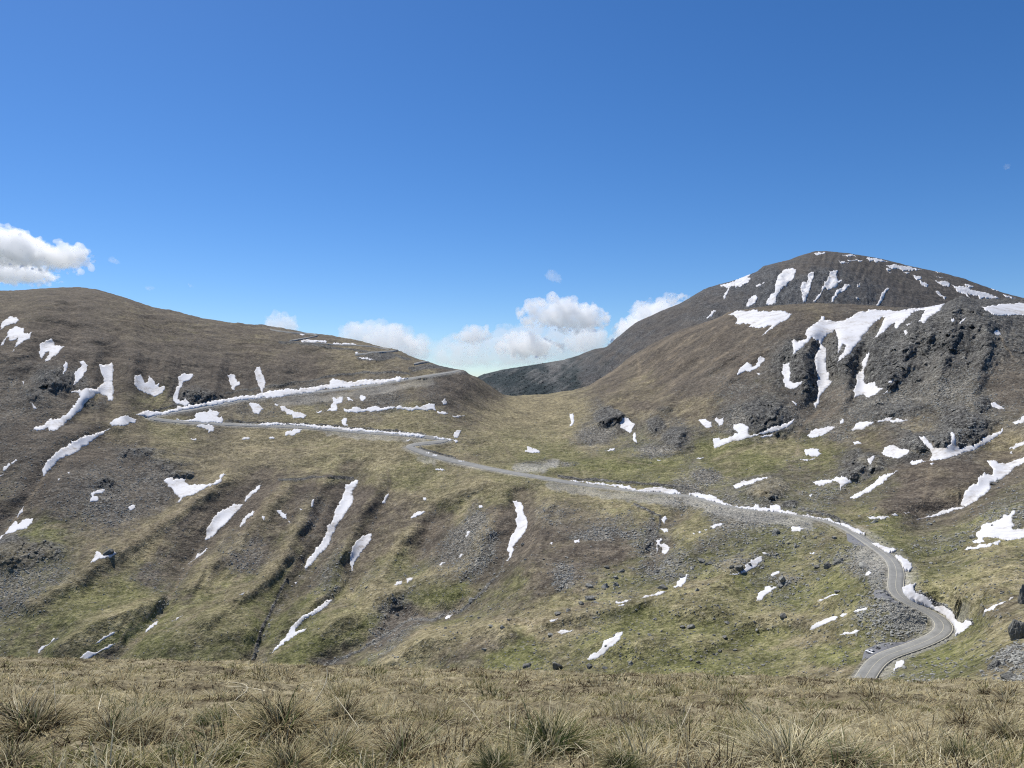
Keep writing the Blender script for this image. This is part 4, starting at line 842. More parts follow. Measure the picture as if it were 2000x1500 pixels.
# short stretches of the same road climbing the left ridge
UPPER = [('808,711 822,707 838,705', 3.0, 'short grey road stretch at the lowest step of the left ridge'),
         ('693,693 715,691.5 740,689 760,686 776,683.5', 2.6, 'grey road stretch on the middle step of the left ridge, above a dark embankment'),
         ('565,666 590,662 612,657.5 622,655 615,652.5 598,650.5 570,649 545,646 528,643', 2.2, 'hairpin of grey road near the top of the left ridge'),
         ('592,670 640,672 690,674 730,677 760,682', 1.3, 'thin upper road cut crossing the left ridge')]
for s, w, lab in UPPER:
    p = smooth_line(resample(parse(s), 2.0), 2); t = np.gradient(p, axis=0); t /= np.linalg.norm(t, axis=1, keepdims=True); n = np.stack([-t[:, 1], t[:, 0]], 1)
    ww = w * np.minimum(1, 0.35 + np.abs(n[:, 1]) * 0.75)
    A = np.stack([surf(p[:, 0] + n[:, 0] * ww * k, p[:, 1] + n[:, 1] * ww * k) + np.array([0, 0, 0.8 if abs(k) < 1.01 else -1.0]) for k in (-1.15, -1, 0, 1, 1.15)], 1)
    A[:, 1:4, 2] = (A[:, 1:4, 2] + smooth_line(A[:, 2:3, 2].copy(), 8)) / 2
    m, k = A.shape[:2]; jj = np.arange(m * k).reshape(m, k)
    q = np.stack([jj[:-1, :-1], jj[1:, :-1], jj[1:, 1:], jj[:-1, 1:]], -1).reshape(-1, 4)
    tag(link('road', mesh_np('road', A.reshape(-1, 3), q, M_ROAD)), lab, 'road', kind='structure')
# ------------------------------------------------------------------ the far peak and the scrubby ridge behind the pass
FSIL = [(860, 790), (900, 765), (925, 741), (940, 732), (980, 722), (1050, 711), (1100, 703), (1130, 694), (1160, 682), (1185, 678), (1200, 664), (1240, 631), (1290, 608), (1330, 592), (1350, 580), (1380, 562),
        (1420, 552), (1450, 543), (1480, 530), (1490, 520), (1540, 508), (1560, 500), (1590, 491), (1610, 490), (1660, 495), (1720, 505), (1780, 520), (1840, 533), (1880, 543), (1920, 558), (1960, 572), (2000, 582), (2060, 598), (2200, 640)]
FDEPTH = {860: [(790, 3000), (840, 2500)], 950: [(731, 3000), (770, 2600), (840, 2300)], 1100: [(703, 3000), (770, 2450), (840, 2200)], 1200: [(664, 2950), (740, 2450), (840, 2150)], 1300: [(604, 2950), (690, 2400), (840, 2050)],
          1450: [(543, 3050), (580, 2650), (640, 2350), (840, 1950)], 1600: [(490, 3300), (515, 2900), (545, 2650), (610, 2350), (840, 1900)], 1800: [(525, 3300), (560, 2850), (610, 2450), (840, 1900)], 2000: [(582, 3100), (630, 2600), (840, 1900)], 2200: [(640, 2800), (840, 2000)]}
FZ = [  # column, row, heath, straw, green, scree, rock, bush
(950,745,0,0,0,.32,.03,.65),(1000,760,0,0,0,.2,.05,.75),(1050,725,0,0,0,.35,.05,.6),(1090,718,.1,0,0,.8,.1,0),(1110,735,0,0,0,.15,.15,.7),(1150,700,.3,0,0,.2,.3,.2),(1050,770,0,0,0,.1,.1,.8),(1150,740,.3,0,0,.1,.4,.2),
(1220,680,.5,0,0,.1,.4,0),(1300,640,.6,0,0,.1,.3,0),(1250,720,.6,0,0,.1,.3,0),(1400,590,.5,0,0,.1,.4,0),(1450,560,.3,0,0,.1,.6,0),(1520,570,.1,0,0,.1,.8,0),(1600,540,.2,0,0,.1,.7,0),(1680,570,.3,0,0,.1,.6,0),(1600,505,.7,.1,0,.1,.1,0),(1560,515,.6,.1,0,.1,.2,0),
(1700,515,.8,.1,0,.1,0,0),(1780,550,.8,.1,0,.1,0,0),(1850,560,.8,.1,0,.1,0,0),(1900,575,.8,.1,0,.1,0,0),(1750,590,.6,0,0,.1,.3,0),(2050,620,.8,.1,0,.1,0,0)]
fus = np.arange(860, 2202, 2.0); FR = 170
fsx, fsy = np.array(FSIL).T
fvs = np.interp(fus, fsx, fsy); fvs = np.convolve(np.pad(fvs, 2, 'edge'), np.ones(5) / 5, 'valid') + 1.0 * fbm(fus / 16.0, fus * 0, 4, 205)
FU = np.repeat(fus[None], FR, 0); ft = np.linspace(0, 1, FR); FV = fvs[None] + ft[:, None] * (842 - fvs[None])
ffit = rbf_fit([(u, v) for u in FDEPTH for v, _ in FDEPTH[u]], np.array([math.log(d) for u in FDEPTH for _, d in FDEPTH[u]]), (1 / 300.0, 1 / 120.0))
FD = np.exp(rbf_eval(ffit, FU, FV)) * (1 + 0.04 * np.exp(-(FV - fvs[None]) / 5.0))
for r in range(FR - 2, -1, -1): FD[r] = np.maximum(FD[r], FD[r + 1] + 0.1)
FX = to_world(FU, FV, FD)
fzq = idw(FZ, FU + 14 * fbm(FU / 40, FV / 30, 3, 211), FV + 10 * fbm(FU / 40, FV / 30, 3, 212))
def fst(ang, al, ac, sd):
    c, s = math.cos(ang), math.sin(ang); return fbm((FU * c + FV * s) / al, (-FU * s + FV * c) / ac, 4, sd)
FST = np.exp(-((FU - 1230) / 170.0) ** 2) * fst(math.radians(140), 60, 7, 221) + np.exp(-((FU - 1600) / 170.0) ** 2) * fst(math.radians(112), 40, 9, 222) + np.exp(-((FU - 1020) / 110.0) ** 2) * fst(math.radians(150), 40, 6, 223) \
    + np.exp(-((FU - 1850) / 150.0) ** 2) * fst(math.radians(8), 60, 4, 224)
sgf = (1, .3, 0, .9, -.6, -.9)
for k in range(6):
    fzq[..., k] = np.maximum(0, fzq[..., k] + (0.75 * fbm(FX[..., 0] / 60, FX[..., 2] / 40, 4, 230 + k) + 0.9 * sgf[k] * FST) * np.sqrt(fzq[..., k] + 0.01)) ** 1.8
fzq /= fzq.sum(-1, keepdims=True) + 1e-9
fedge = sstep(0, 14, FV - fvs[None])
FX[..., 2] += (FST * 8 + fzq[..., 4] * (12 * ridged(FX[..., 0] / 85, FX[..., 1] / 130, 3, 241) + 6 * cells(FX[..., 0] / 34, FX[..., 1] / 40, 242) + 3 * cells(FX[..., 0] / 13, FX[..., 1] / 16, 245)) + 3.0 * fbm(FX[..., 0] / 12, FX[..., 1] / 14, 3, 243)) * (0.2 + 0.8 * fedge)
FX[..., 2] += fzq[..., 5] * 5 * np.maximum(0, noise2(FX[..., 0] / 8, FX[..., 1] / 10, 244)) * fedge
def fsurf(u, v):
    u = np.asarray(u, float); v = np.asarray(v, float)
    i = np.clip((u - fus[0]) / 2.0, 0, len(fus) - 1.001); a = i.astype(int); fu = i - a
    vt = fvs[a] * (1 - fu) + fvs[a + 1] * fu
    j = np.clip((v - vt) / (842 - vt), 0, 1) * (FR - 1); j = np.clip(j, 0, FR - 1.001); b = j.astype(int); fv = (j - b)[..., None]; fu = fu[..., None]
    return (FX[b, a] * (1 - fu) + FX[b, a + 1] * fu) * (1 - fv) + (FX[b + 1, a] * (1 - fu) + FX[b + 1, a + 1] * fu) * fv
fback = []
for k in range(1, 7):
    q = FX[0].copy(); q[:, 1] += 160 * k; q[:, 0] *= q[:, 1] / FX[0][:, 1]; q[:, 2] -= 20 * k + 11 * k * k; fback.append(q)
ffront = FX[-1].copy(); ffront[:, 1] -= 40; ffront[:, 2] -= 220
fall = np.concatenate([np.array(fback[::-1]), FX, ffront[None]], 0)
n1, n2 = fall.shape[:2]; ii = np.arange(n1 * n2).reshape(n1, n2)
quads = np.stack([ii[:-1, :-1], ii[1:, :-1], ii[1:, 1:], ii[:-1, 1:]], -1).reshape(-1, 4)
ea, eb = zone_attrs(fzq[..., :5], np.zeros(FU.shape), np.zeros(FU.shape), fzq[..., 5])
pad = lambda a: np.concatenate([np.repeat(a[:1], 6, 0), a, a[-1:]], 0).reshape(-1, 4)
M_FAR = terrain_mat('far_mountain_ground', (0.84, 0.90, 1.02))  # grey-blue tint of the peak, with distance haze put into the colour
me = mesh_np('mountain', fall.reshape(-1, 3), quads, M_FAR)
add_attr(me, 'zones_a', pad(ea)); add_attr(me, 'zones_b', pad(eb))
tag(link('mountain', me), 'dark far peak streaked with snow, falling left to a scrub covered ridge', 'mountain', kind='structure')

# ------------------------------------------------------------------ sheets that lie on the slopes (snow, lay-bys)
M_SNOW = snow_mat()
def sheet(name, poly, fn, T, mat, lift=0.12, skirt=0.9, flat=False):
    area = np.prod(np.ptp(poly, axis=0))
    s = float(np.clip(math.sqrt(area) / 26.0, 1.5, 5.0))
    lo, hi = poly.min(0), poly.max(0)
    gx, gy = np.meshgrid(np.arange(lo[0] + s / 2, hi[0], s), np.arange(lo[1] + s / 2, hi[1], s * 0.8))
    gx = gx.ravel(); gy = gy.ravel()
    k = in_poly(gx, gy, poly); gx, gy = gx[k], gy[k]
    d = seg_dist(gx, gy, poly, True); k = d > 0.6; gx, gy = gx[k], gy[k]
    n = len(poly)
    vin = [Vector(p) for p in poly] + [Vector((a, b)) for a, b in zip(gx, gy)]
    res = geometry.delaunay_2d_cdt(vin, [(i, (i + 1) % n) for i in range(n)], [list(range(n))], 1, 1e-4)
    uv = np.array([tuple(p) for p in res[0]]); tris = np.array([f for f in res[2] if len(f) == 3], dtype=np.int32)
    if not len(tris): return None
    dist = seg_dist(uv[:, 0], uv[:, 1], poly, True)
    P = fn(uv[:, 0], uv[:, 1])
    dm = dist * P[:, 1] / F
    P[:, 2] += lift + (0 if flat else 1) * T * np.sqrt(np.clip(dm / (2.2 * T), 0, 1))
    # boundary skirt, pushed into the ground
    ed = np.sort(np.concatenate([tris[:, [0, 1]], tris[:, [1, 2]], tris[:, [2, 0]]]), axis=1)
    uq, ct = np.unique(ed, axis=0, return_counts=True); be = uq[ct == 1]
    bv = np.unique(be); mp = -np.ones(len(P), int); mp[bv] = len(P) + np.arange(len(bv))
    low = P[bv].copy(); low[:, 2] -= skirt
    sk = np.stack([be[:, 0], be[:, 1], mp[be[:, 1]], mp[be[:, 0]]], -1)
    me = mesh_np(name, np.concatenate([P, low]), [tris, sk], mat)
    bmm = bmesh.new(); bmm.from_mesh(me); bmesh.ops.recalc_face_normals(bmm, faces=bmm.faces[:])
    bmm.to_mesh(me); bmm.free()
    return link(name, me)
def speck_label(u, v, far):
    if far: return ('small snow spot scattered on the far peak', 'small snow spots on the far peak')
    if u < 450 and v > 860: return ('tiny snow remnant on the dark lower left slope', 'tiny snow remnants on the lower left slope')
    if u < 330: return ('tiny snow remnant on the scree of the left hill', 'tiny snow remnants on the left hill scree')
    if v < 700 and u < 900: return ('tiny snow speck by the upper road on the left ridge', 'tiny snow specks by the upper road')
    if u < 950 and v < 810: return ('small snow remnant on the rubble between the road legs', 'small snow remnants between the road legs')
    if u < 950 and v < 940: return ('tiny snow remnant on the grass by the lower road', 'tiny snow remnants by the lower road')
    if u < 950: return ('small snow remnant among the gullies of the middle slope', 'small snow remnants among the gullies')
    if v < 740: return ('tiny snow remnant clinging to the right crags', 'tiny snow remnants on the right crags')
    if v < 960 and u < 1420: return ('small snow remnant around the rocky knolls of the saddle', 'small snow remnants around the knolls')
    if v < 960: return ('small snow remnant on the stony right slope above the road', 'small snow remnants above the road')
    if u > 1640: return ('small snow remnant on the slope around the brown mound and the last bend', 'small snow remnants right of the road')
    return ('small snow remnant among the boulders below the road', 'small snow remnants below the road')
for i, s in enumerate(SNOW):
    poly = snow_polys[i]; far = snow_far[i]; c = poly.mean(0)
    Dm = (2700 if far else float(surf(c[0], c[1])[1]))
    T = 1.0 if far else float(0.34 * np.clip(Dm / 900.0, 0.35, 1.0)) * (0.8 if np.prod(np.ptp(poly, axis=0)) < 300 else 1.15)
    def bank(u, v):                                             # snow heaped on the cut beside the road keeps the height of the natural slope
        P = surf(u, v); z0 = surf(u, v, X0)[:, 2]; P[:, 2] = np.minimum(np.maximum(P[:, 2], z0), P[:, 2] + 1.5); return P
    fn = fsurf if far else bank
    o = sheet('snow_patch', poly, fn, T, M_SNOW, lift=(1.2 if far else 0.2 * max(0.4, Dm / 900)), skirt=(5 if far else 1.6))
    if o is None: print('no snow', i); continue
    if s[2]: tag(o, s[2], 'snow patch', 'snow patches on the far peak' if far else 'snow patches on the hillsides')
    else:
        l, g = speck_label(c[0], c[1], far); tag(o, l, 'snow patch', g)

for s, lab in (('1683,1291 1686,1280 1692,1270 1708,1262 1735,1256 1780,1249 1822,1242 1812,1249 1790,1258 1755,1268 1728,1280 1702,1298 1690,1299', 'dark asphalt lay-by with parked vehicles beside the lowest road bend'),
               ('1709,1153 1727,1152 1736,1156 1742,1166 1765,1183 1735,1176 1712,1169 1705,1160', 'small grey lay-by at the left side of the road S-bend'),
               ('1653,1045 1662,1044 1680,1060 1694,1073 1670,1065 1655,1056', 'narrow dark lay-by where the road bends downhill')):
    o = sheet('parking_area', densify(parse(s), 4, 0.05, 3), lambda u, v: surf(u, v), 0.1, M_LOT, lift=0.16, skirt=1.0, flat=True)
    tag(o, lab, 'lay-by', kind='structure')

# ------------------------------------------------------------------ boulders
M_BOULD = boulder_mat('lichen_rock', 1.5); M_DARK = boulder_mat('dark_rock', 1.0); M_PALE = boulder_mat('pale_rock', 2.0)
def rock_mesh(seed, sub=3, flat=0.7, mats=None, npl=14):
    r = np.random.default_rng(seed)
    bm = bmesh.new(); bmesh.ops.create_icosphere(bm, subdivisions=sub, radius=1.0)
    v = np.array([tuple(x.co) for x in bm.verts]); v /= np.linalg.norm(v, axis=1, keepdims=True)
    nrm = r.normal(size=(npl, 3)); nrm /= np.linalg.norm(nrm, axis=1, keepdims=True); h = r.uniform(0.55, 1.0, npl)
    dt = v @ nrm.T; rad = np.min(np.where(dt > 0.05, h[None] / np.maximum(dt, 0.05), 1.3), axis=1); rad = np.minimum(rad, 1.25)
    p = v * rad[:, None]; p *= (1 + 0.07 * noise3(p * 2.5 + 9, seed) + 0.04 * noise3(p * 6, seed + 1))[:, None]
    p *= np.array([1.0, r.uniform(0.7, 0.95), flat * r.uniform(0.85, 1.15)])
    for x, q in zip(bm.verts, p): x.co = q
    me = bpy.data.meshes.new('boulder'); bm.to_mesh(me); bm.free(); me.materials.append(mats or M_BOULD)
    return me
ROCKS = [rock_mesh(s, 3, 0.75) for s in range(5)] + [rock_mesh(20 + s, 3, 0.32) for s in range(2)]
ROCKS_D = [rock_mesh(40 + s, 3, 0.6, M_DARK) for s in range(3)]
BOULDERS = [  # column, row, width px, kind, label
(1182,1141,19,0,'large round boulder with a pale top, in the middle of the boulder cluster'),(1204,1137,14,1,'upright boulder standing just right of the large round one in the cluster'),(1151,1142,15,2,'boulder left of the large round one in the boulder cluster'),
(1152,1166,24,3,'big blocky boulder below the large round one in the cluster'),(1089,1196,17,7,'very dark boulder at the lower left end of the boulder cluster'),(1110,1190,12,8,'dark boulder touching the lower left end of the cluster'),(1136,1178,17,9,'brownish dark rock heap under the blocky boulder'),
(1202,1123,14,4,'boulder directly above the upright one in the cluster'),(1214,1112,15,8,'dark boulder at the top of the boulder cluster'),(1022,1061,11,0,'lone round boulder right of the curved snow streak'),(959,1222,14,5,'flat lone boulder on the tan grass left of the boulder cluster'),(981,1225,10,1,'small boulder just right of the flat lone one'),
(936,1205,11,8,'dark boulder above the flat lone one'),(1294,1144,24,9,'long dark boulder left of the small snow patch'),(1307,1096,14,5,'flat boulder near the rocky stream bed'),(1370,1092,17,7,'dark boulder in a pair at the top of the boulder slope'),(1388,1096,13,8,'right boulder of a pair at the top of the boulder slope'),
(1283,1112,18,9,'dark low boulder between the stream bed and the small snow patch'),(1075,1237,19,6,'flat slab left of a small snow patch low on the slope'),(1088,1299,27,7,'large black boulder right above the foreground grass'),(1030,1297,20,8,'black rocks in a wet hollow above the foreground grass'),(1152,1298,18,9,'low dark boulder right of the large black one above the foreground'),
(1443,1106,19,7,'dark boulder at the left end of the stepped snow streak'),(1428,1105,12,8,'smaller dark boulder left of the stepped snow streak'),(1516,1036,24,0,'large grey boulder just below the road rubble, left of an oval snow patch'),(1554,1066,10,1,'small grey boulder right of the large one under the road'),(1540,1061,9,8,'small dark boulder beside a grey one under the road'),
(1638,1094,24,8,'dark slab forming the upper end of a rock rib left of the road'),(1617,1102,26,9,'long dark rock rib left of the road'),(1596,1106,14,7,'dark left end of the rock rib left of the road'),(1687,1102,28,6,'pale grey flat slab beside the road at the S-bend'),(1635,1155,14,7,'lone black boulder at the tip of a thin snow streak'),
(1528,1128,22,2,'grey boulder above the broken snow streak'),(1524,1142,12,3,'pale boulder below the grey one by the broken snow streak'),(1637,1014,15,8,'dark boulder on the bank above the road'),(1939,1024,8,8,'little dark boulder melting out of the right edge snow field'),(1901,1046,14,0,'boulder at the left tip of the right edge snow field'),
(1816,1021,13,4,'rounded greenish boulder on the slope under the brown mound'),(1530,1201,22,9,'low dark rock above the cigar-shaped snow patch'),(1940,938,15,8,'dark boulder on the lower edge of the big winged snow drift'),(870,1225,9,1,'boulder on the crest of the grassy hummock'),(1480,1230,0,0,''),(947,1268,9,3,'small boulder on the slope of the grassy hummock'),
(1350,1223,15,2,'grey boulder left of a small oval snow spot low on the boulder slope'),(1421,1214,13,8,'dark boulder right of a small oval snow spot low on the boulder slope'),(1332,1225,12,7,'dark boulder at the left of a group low on the boulder slope'),(1406,1268,12,9,'dark boulder on the green slope above the foreground'),(212,1076,22,8,'round black rock above the snow crescent on the lower left slope'),
(1186,1103,13,9,'dark rock at the upper left of the boulder cluster'),(1333,1122,16,7,'dark boulder above the small snow patch right of the cluster'),(1352,1105,12,2,'grey boulder at the top right of the cluster'),(1248,1237,9,0,'pale boulder right of the lowest slanting snow patch'),(1268,1240,10,4,'boulder right of the pale one near the lowest slanting snow patch')]
def put_rock(u, v, wpx, kind, label, group, rs, name='boulder'):
    P = surf(np.array([u]), np.array([v + wpx * 0.22]))[0]
    size = wpx * P[1] / F / 2
    me = (ROCKS + ROCKS_D)[kind]
    o = link(name, me); o.location = (P[0], P[1], P[2] + size * (0.12 if kind in (5, 6) else 0.12)); o.rotation_euler = (rs.uniform(-.25, .25), rs.uniform(-.25, .25), rs.uniform(0, 6.28)); o.scale = (size,) * 3
    return tag(o, label, 'boulder', group)
rs_ = random.Random(5)
for u, v, w, k, l in BOULDERS:
    if w: put_rock(u, v, w, k, l, 'boulders on the slopes', rs_)
AREAS = [((1060, 1420, 1085, 1200), 60, 'grey boulder strewn around the boulder cluster below the road'), ((1180, 1480, 1200, 1305), 36, 'small boulder strewn over the green slope just above the foreground'), ((1430, 1660, 1040, 1160), 40, 'small boulder strewn over the slope left of the road S-bend'),
         ((1640, 1700, 1080, 1130), 6, 'small rock beside the rubble left of the road S-bend'), ((1450, 1650, 1180, 1300), 16, 'small rock on the green slope left of the last road bend'), ((1760, 1900, 1000, 1080), 20, 'small boulder on the slope below the brown mound'), ((900, 1060, 1140, 1280), 18, 'small rock on the grassy ground left of the boulder cluster'),
         ((1640, 1760, 980, 1020), 8, 'rock on the bank above the bending road'), ((560, 800, 1080, 1200), 18, 'small rock scattered below the gully snow streaks')]
for (a, b, c, d), n, l in AREAS:
    for _ in range(n):
        u, v = rs_.uniform(a, b), rs_.uniform(c, d)
        q = surf(np.array([u]), np.array([v]))[0]
        if kd.find((q[0], q[1], 0))[2] < 9: continue
        w = min(13, 3.2 + rs_.expovariate(1 / 2.4))
        put_rock(u, v, w, rs_.choice([0, 1, 2, 3, 4, 5, 7, 8, 9]), l, 'boulders on the slopes', rs_)
# dark outcrop at the right edge, close above the foreground
for u, v, w, h, l, sd in ((1998, 1178, 22, 2.4, 'dark upright rock at the right edge, upper of two', 61), (1990, 1246, 44, 1.5, 'large dark rock outcrop at the right edge, lower of two', 62), (1948, 1302, 30, .7, 'low broken outcrop at the right, left of the large dark one', 63), (1975, 1322, 34, .5, 'low grey rock just over the grass at the right end', 64)):
    me = rock_mesh(sd, 5, 1.0, M_DARK, 26); P = surf(np.array([float(u)]), np.array([float(v)]))[0]; s = w * P[1] / F / 2
    vv = np.array([tuple(x.co) for x in me.vertices]); vv *= (1 + 0.22 * ridged(vv[:, 0] * 1.6 + vv[:, 2] * .6, vv[:, 1] * 1.6 + vv[:, 2] * .9, 4, sd))[:, None]; me.vertices.foreach_set('co', vv.astype(np.float32).ravel()); me.update()
    o = link('rock_outcrop', me); o.location = P + np.array([0, 0, s * h * 0.2]); o.scale = (s, s, s * h); tag(o, l, 'rock outcrop', 'outcrops at the right edge')

# loose stones nobody could count
def stone_field(name, label, N, wgt, Ug, Vg, fn, smin, smax, mat, seed):
    r = np.random.default_rng(seed)
    p = wgt.ravel() / wgt.sum(); ix = r.choice(len(p), N, p=p)
    u = Ug.ravel()[ix] + r.uniform(-1, 1, N); v = Vg.ravel()[ix] + r.uniform(-.8, .8, N)
    P = fn(u, v)
    bm = bmesh.new(); bmesh.ops.create_icosphere(bm, subdivisions=1, radius=1.0); bm.verts.ensure_lookup_table()
    base = np.array([tuple(x.co) for x in bm.verts]); fc = np.array([[y.index for y in f.verts] for f in bm.faces]); bm.free()
    sz = smin * (smax / smin) ** (r.random(N) ** 2.2)
    jit = 1 + r.uniform(-.38, .3, (N, len(base))); rot = r.uniform(0, 6.28, N); cs, sn = np.cos(rot), np.sin(rot)
    b = base[None] * jit[..., None] * np.stack([sz * r.uniform(.7, 1.3, N), sz * r.uniform(.6, 1.0, N), sz * r.uniform(.45, .9, N)], -1)[:, None]
    bx = b[..., 0] * cs[:, None] - b[..., 1] * sn[:, None]; by = b[..., 0] * sn[:, None] + b[..., 1] * cs[:, None]
    vv = np.stack([bx, by, b[..., 2]], -1) + P[:, None] + np.stack([0 * sz, 0 * sz, sz * .15], -1)[:, None]
    ff = (fc[None] + (np.arange(N) * len(base))[:, None, None]).reshape(-1, 3)
    tag(link(name, mesh_np(name, vv.reshape(-1, 3), ff, mat, smooth=False)), label, 'stones', kind='stuff')
nosnow = (1 - SM) * (rd > 2.0)
inv = (U > -40) & (U < 2040) & (V < 1345)
stone_field('scree', 'grey scree and loose stones covering the rubble slopes', 34000, np.clip(zs * 1.3 + zr * .35, 0, 1) ** 1.3 * nosnow * inv * (1 - emb), U, V, lambda u, v: surf(u, v), 0.28, 1.05, M_PALE, 31)
stone_field('loose_stones', 'pale loose stones dotted over the grassy slopes', 9500, (zg * 0.25 + .06 + zs * .4) * (V > 980) * nosnow * inv * (0.4 + np.maximum(0, fbm(U / 60, V / 30, 3, 77)) * 3) * (0.25 + 0.75 * (U > 850)), U, V, lambda u, v: surf(u, v), 0.18, 0.8, M_BOULD, 32)
stone_field('road_rubble', 'pale rubble tipped down the embankments below the road', 6000, emb * (V > 900) * (rd > 1.5) * (1 - SM), U, V, lambda u, v: surf(u, v), 0.15, 0.5, M_PALE, 33)
M_BUSH = simple_mat('dwarf_pine', (0.024, 0.040, 0.038), 0.9, 0.1, 0.4, 0.3)
stone_field('dwarf_pine_scrub', 'dark dwarf pine scrub covering the far ridge behind the pass', 2600, np.clip(fzq[..., 5], 0, 1) ** 1.5, FU, FV, fsurf, 1.3, 3.2, M_BUSH, 34)
# ------------------------------------------------------------------ grassy foreground
def gz(x, y):
    s = 0.338 + 0.0016 * np.clip(x, -13.0, 13.0)
    z = -(0.55 + s * y)
    z = np.where(y < 3.2, -(0.55 + s * 3.2) + 0.06 * (3.2 - y), z)
    d = np.maximum(0, y - 15.0)
    z = z - np.where(d < 10, 0.012 * d * d, 1.2 + 0.24 * (d - 10))
    m = np.exp(-np.maximum(0, y - 20) / 30.0)
    return z + m * (0.12 * fbm(x / 3.4, y / 2.6, 3, 301) + 0.13 * fbm(x / 0.95, y / 0.65, 3, 302) + 0.02 * noise2(x / 0.2, y / 0.2, 303)) + (1 - m) * 5.0 * fbm(x / 60, y / 60, 4, 304)
gy = np.r_[-2.5 - np.cumsum(0.5 * 1.12 ** np.arange(26))[::-1], np.arange(-2.5, 2.5, 0.5), np.arange(2.5, 22, 0.06), 22 + np.cumsum(0.08 * 1.045 ** np.arange(110))]
gs = np.r_[-np.cumsum(0.008 * 1.03 ** np.arange(75))[::-1] - 1.0, np.linspace(-1, 1, 330), np.cumsum(0.008 * 1.03 ** np.arange(75)) + 1.0]
GY = np.repeat(gy[:, None], len(gs), 1); GX = gs[None] * (np.maximum(gy, 1.0)[:, None] * 0.78 + 2.5)
GZ = gz(GX, GY)
ii = np.arange(GX.size).reshape(GX.shape)
quads = np.stack([ii[:-1, :-1], ii[:-1, 1:], ii[1:, 1:], ii[1:, :-1]], -1).reshape(-1, 4)
def turf_mat():
    t = NT('matted_turf'); p = t.pos()
    a = t.noise(p, 9.0, 6, 0.7); b = t.noise(p, 1.1, 4, 0.6); c2 = t.noise(p, 0.02, 4, 0.6)
    c = t.ramp(t.math('ADD', t.math('MULTIPLY', a, 0.6), t.math('MULTIPLY', b, 0.4)), [(0.36, (0.055, 0.044, 0.028)), (0.5, (0.19, 0.16, 0.095)), (0.62, (0.38, 0.33, 0.21))])
    c = t.mix(t.ramp(c2, [(0.45, (0, 0, 0)), (0.6, (1, 1, 1))]), c, (0.10, 0.095, 0.042))
    t.bsdf(c, 0.95, 0.1, t.bump(a, 0.03, 1.0)); return t.m
M_TURF = turf_mat()
tag(link('ground', mesh_np('ground', np.stack([GX, GY, GZ], -1).reshape(-1, 3), quads, M_TURF)), 'turf slope in the foreground, dropping away into the valley', 'ground', kind='structure')

M_GRASS = attr_mat('dry_grass', 'tint', 0.8, 0.45)
STRAW = np.array([(0.77, 0.685, 0.42), (0.85, 0.78, 0.54), (0.68, 0.595, 0.34), (0.62, 0.505, 0.29)]); BROWN = np.array([(0.10, 0.075, 0.048), (0.19, 0.14, 0.085), (0.055, 0.042, 0.030)]); OLIVE = np.array([(0.26, 0.255, 0.10), (0.32, 0.30, 0.13), (0.18, 0.195, 0.075)]); GREEN = np.array([(0.10, 0.15, 0.055), (0.15, 0.20, 0.075), (0.08, 0.12, 0.05)])
def blades(root, az, length, lean, curl, width, col, segs=3, rng=RNG, root_dark=0.62):
    """curved flat blades, all at once"""
    n = len(root)
    t = np.linspace(0, 1, segs + 1)
    th = lean[:, None] + curl[:, None] * t[None]                    # angle from upright along the blade
    dl = (length / segs)[:, None]
    r = np.concatenate([np.zeros((n, 1)), np.cumsum(np.sin(th[:, :-1]) * dl, 1)], 1); h = np.concatenate([np.zeros((n, 1)), np.cumsum(np.cos(th[:, :-1]) * dl, 1)], 1)
    ca, sa = np.cos(az)[:, None], np.sin(az)[:, None]
    c = np.stack([root[:, None, 0] + r * ca, root[:, None, 1] + r * sa, root[:, None, 2] + h], -1)
    tw = az + math.pi / 2 + rng.normal(0, 0.5, n)
    side = np.stack([np.cos(tw), np.sin(tw), 0 * tw], -1)[:, None] * (width[:, None] * 0.5 * (1 - 0.85 * t[None] ** 1.5))[..., None]
    V_ = np.stack([c - side, c + side], 2).reshape(n, -1, 3); k = V_.shape[1]
    q = np.array([[2 * i, 2 * i + 1, 2 * i + 3, 2 * i + 2] for i in range(segs)])
    f = (q[None] + (np.arange(n) * k)[:, None, None]).reshape(-1, 4)
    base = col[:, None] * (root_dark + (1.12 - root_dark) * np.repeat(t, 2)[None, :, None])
    cc = np.concatenate([base, np.ones((n, k, 1))], -1)
    return V_.reshape(-1, 3), f, cc.reshape(-1, 4)
def pick(pal, n, rng): return pal[rng.integers(0, len(pal), n)] * rng.uniform(0.75, 1.2, (n, 1))
# short turf blades
NTUFT = 23000; PER = 13; N = NTUFT * PER                         # the turf grows in small tufts
ty = 2.7 + 17.0 * RNG.random(NTUFT) ** 1.45; tx = RNG.uniform(-1, 1, NTUFT) * (ty * 0.74 + 1.0); ta = RNG.normal(-0.5, 1.3, NTUFT); ts = RNG.uniform(0.6, 1.35, NTUFT)
yy = np.repeat(ty, PER); xx = np.repeat(tx, PER)
hb = fbm(xx / 1.5, yy / 0.8, 3, 311); hb2 = fbm(xx / 0.45, yy / 0.3, 2, 312); gb = fbm(xx / 2.4, yy / 1.5, 3, 313)
tn = np.repeat(RNG.normal(0, 0.10, NTUFT), PER)
is_dark = hb + 0.45 * hb2 + tn + RNG.normal(0, 0.06, N) > 0.10; is_green = (gb + 0.35 * hb2 + tn + RNG.normal(0, 0.15, N) > 0.22) & ~is_dark
xx = xx + RNG.normal(0, 0.035, N); yy = yy + RNG.normal(0, 0.03, N)
col = pick(STRAW, N, RNG); d_ = pick(BROWN, N, RNG); g_ = pick(OLIVE, N, RNG)
col[is_dark] = d_[is_dark]; col[is_green] = g_[is_green]; col *= np.repeat(RNG.uniform(0.7, 1.2, NTUFT), PER)[:, None] * RNG.uniform(0.7, 1.15, N)[:, None]
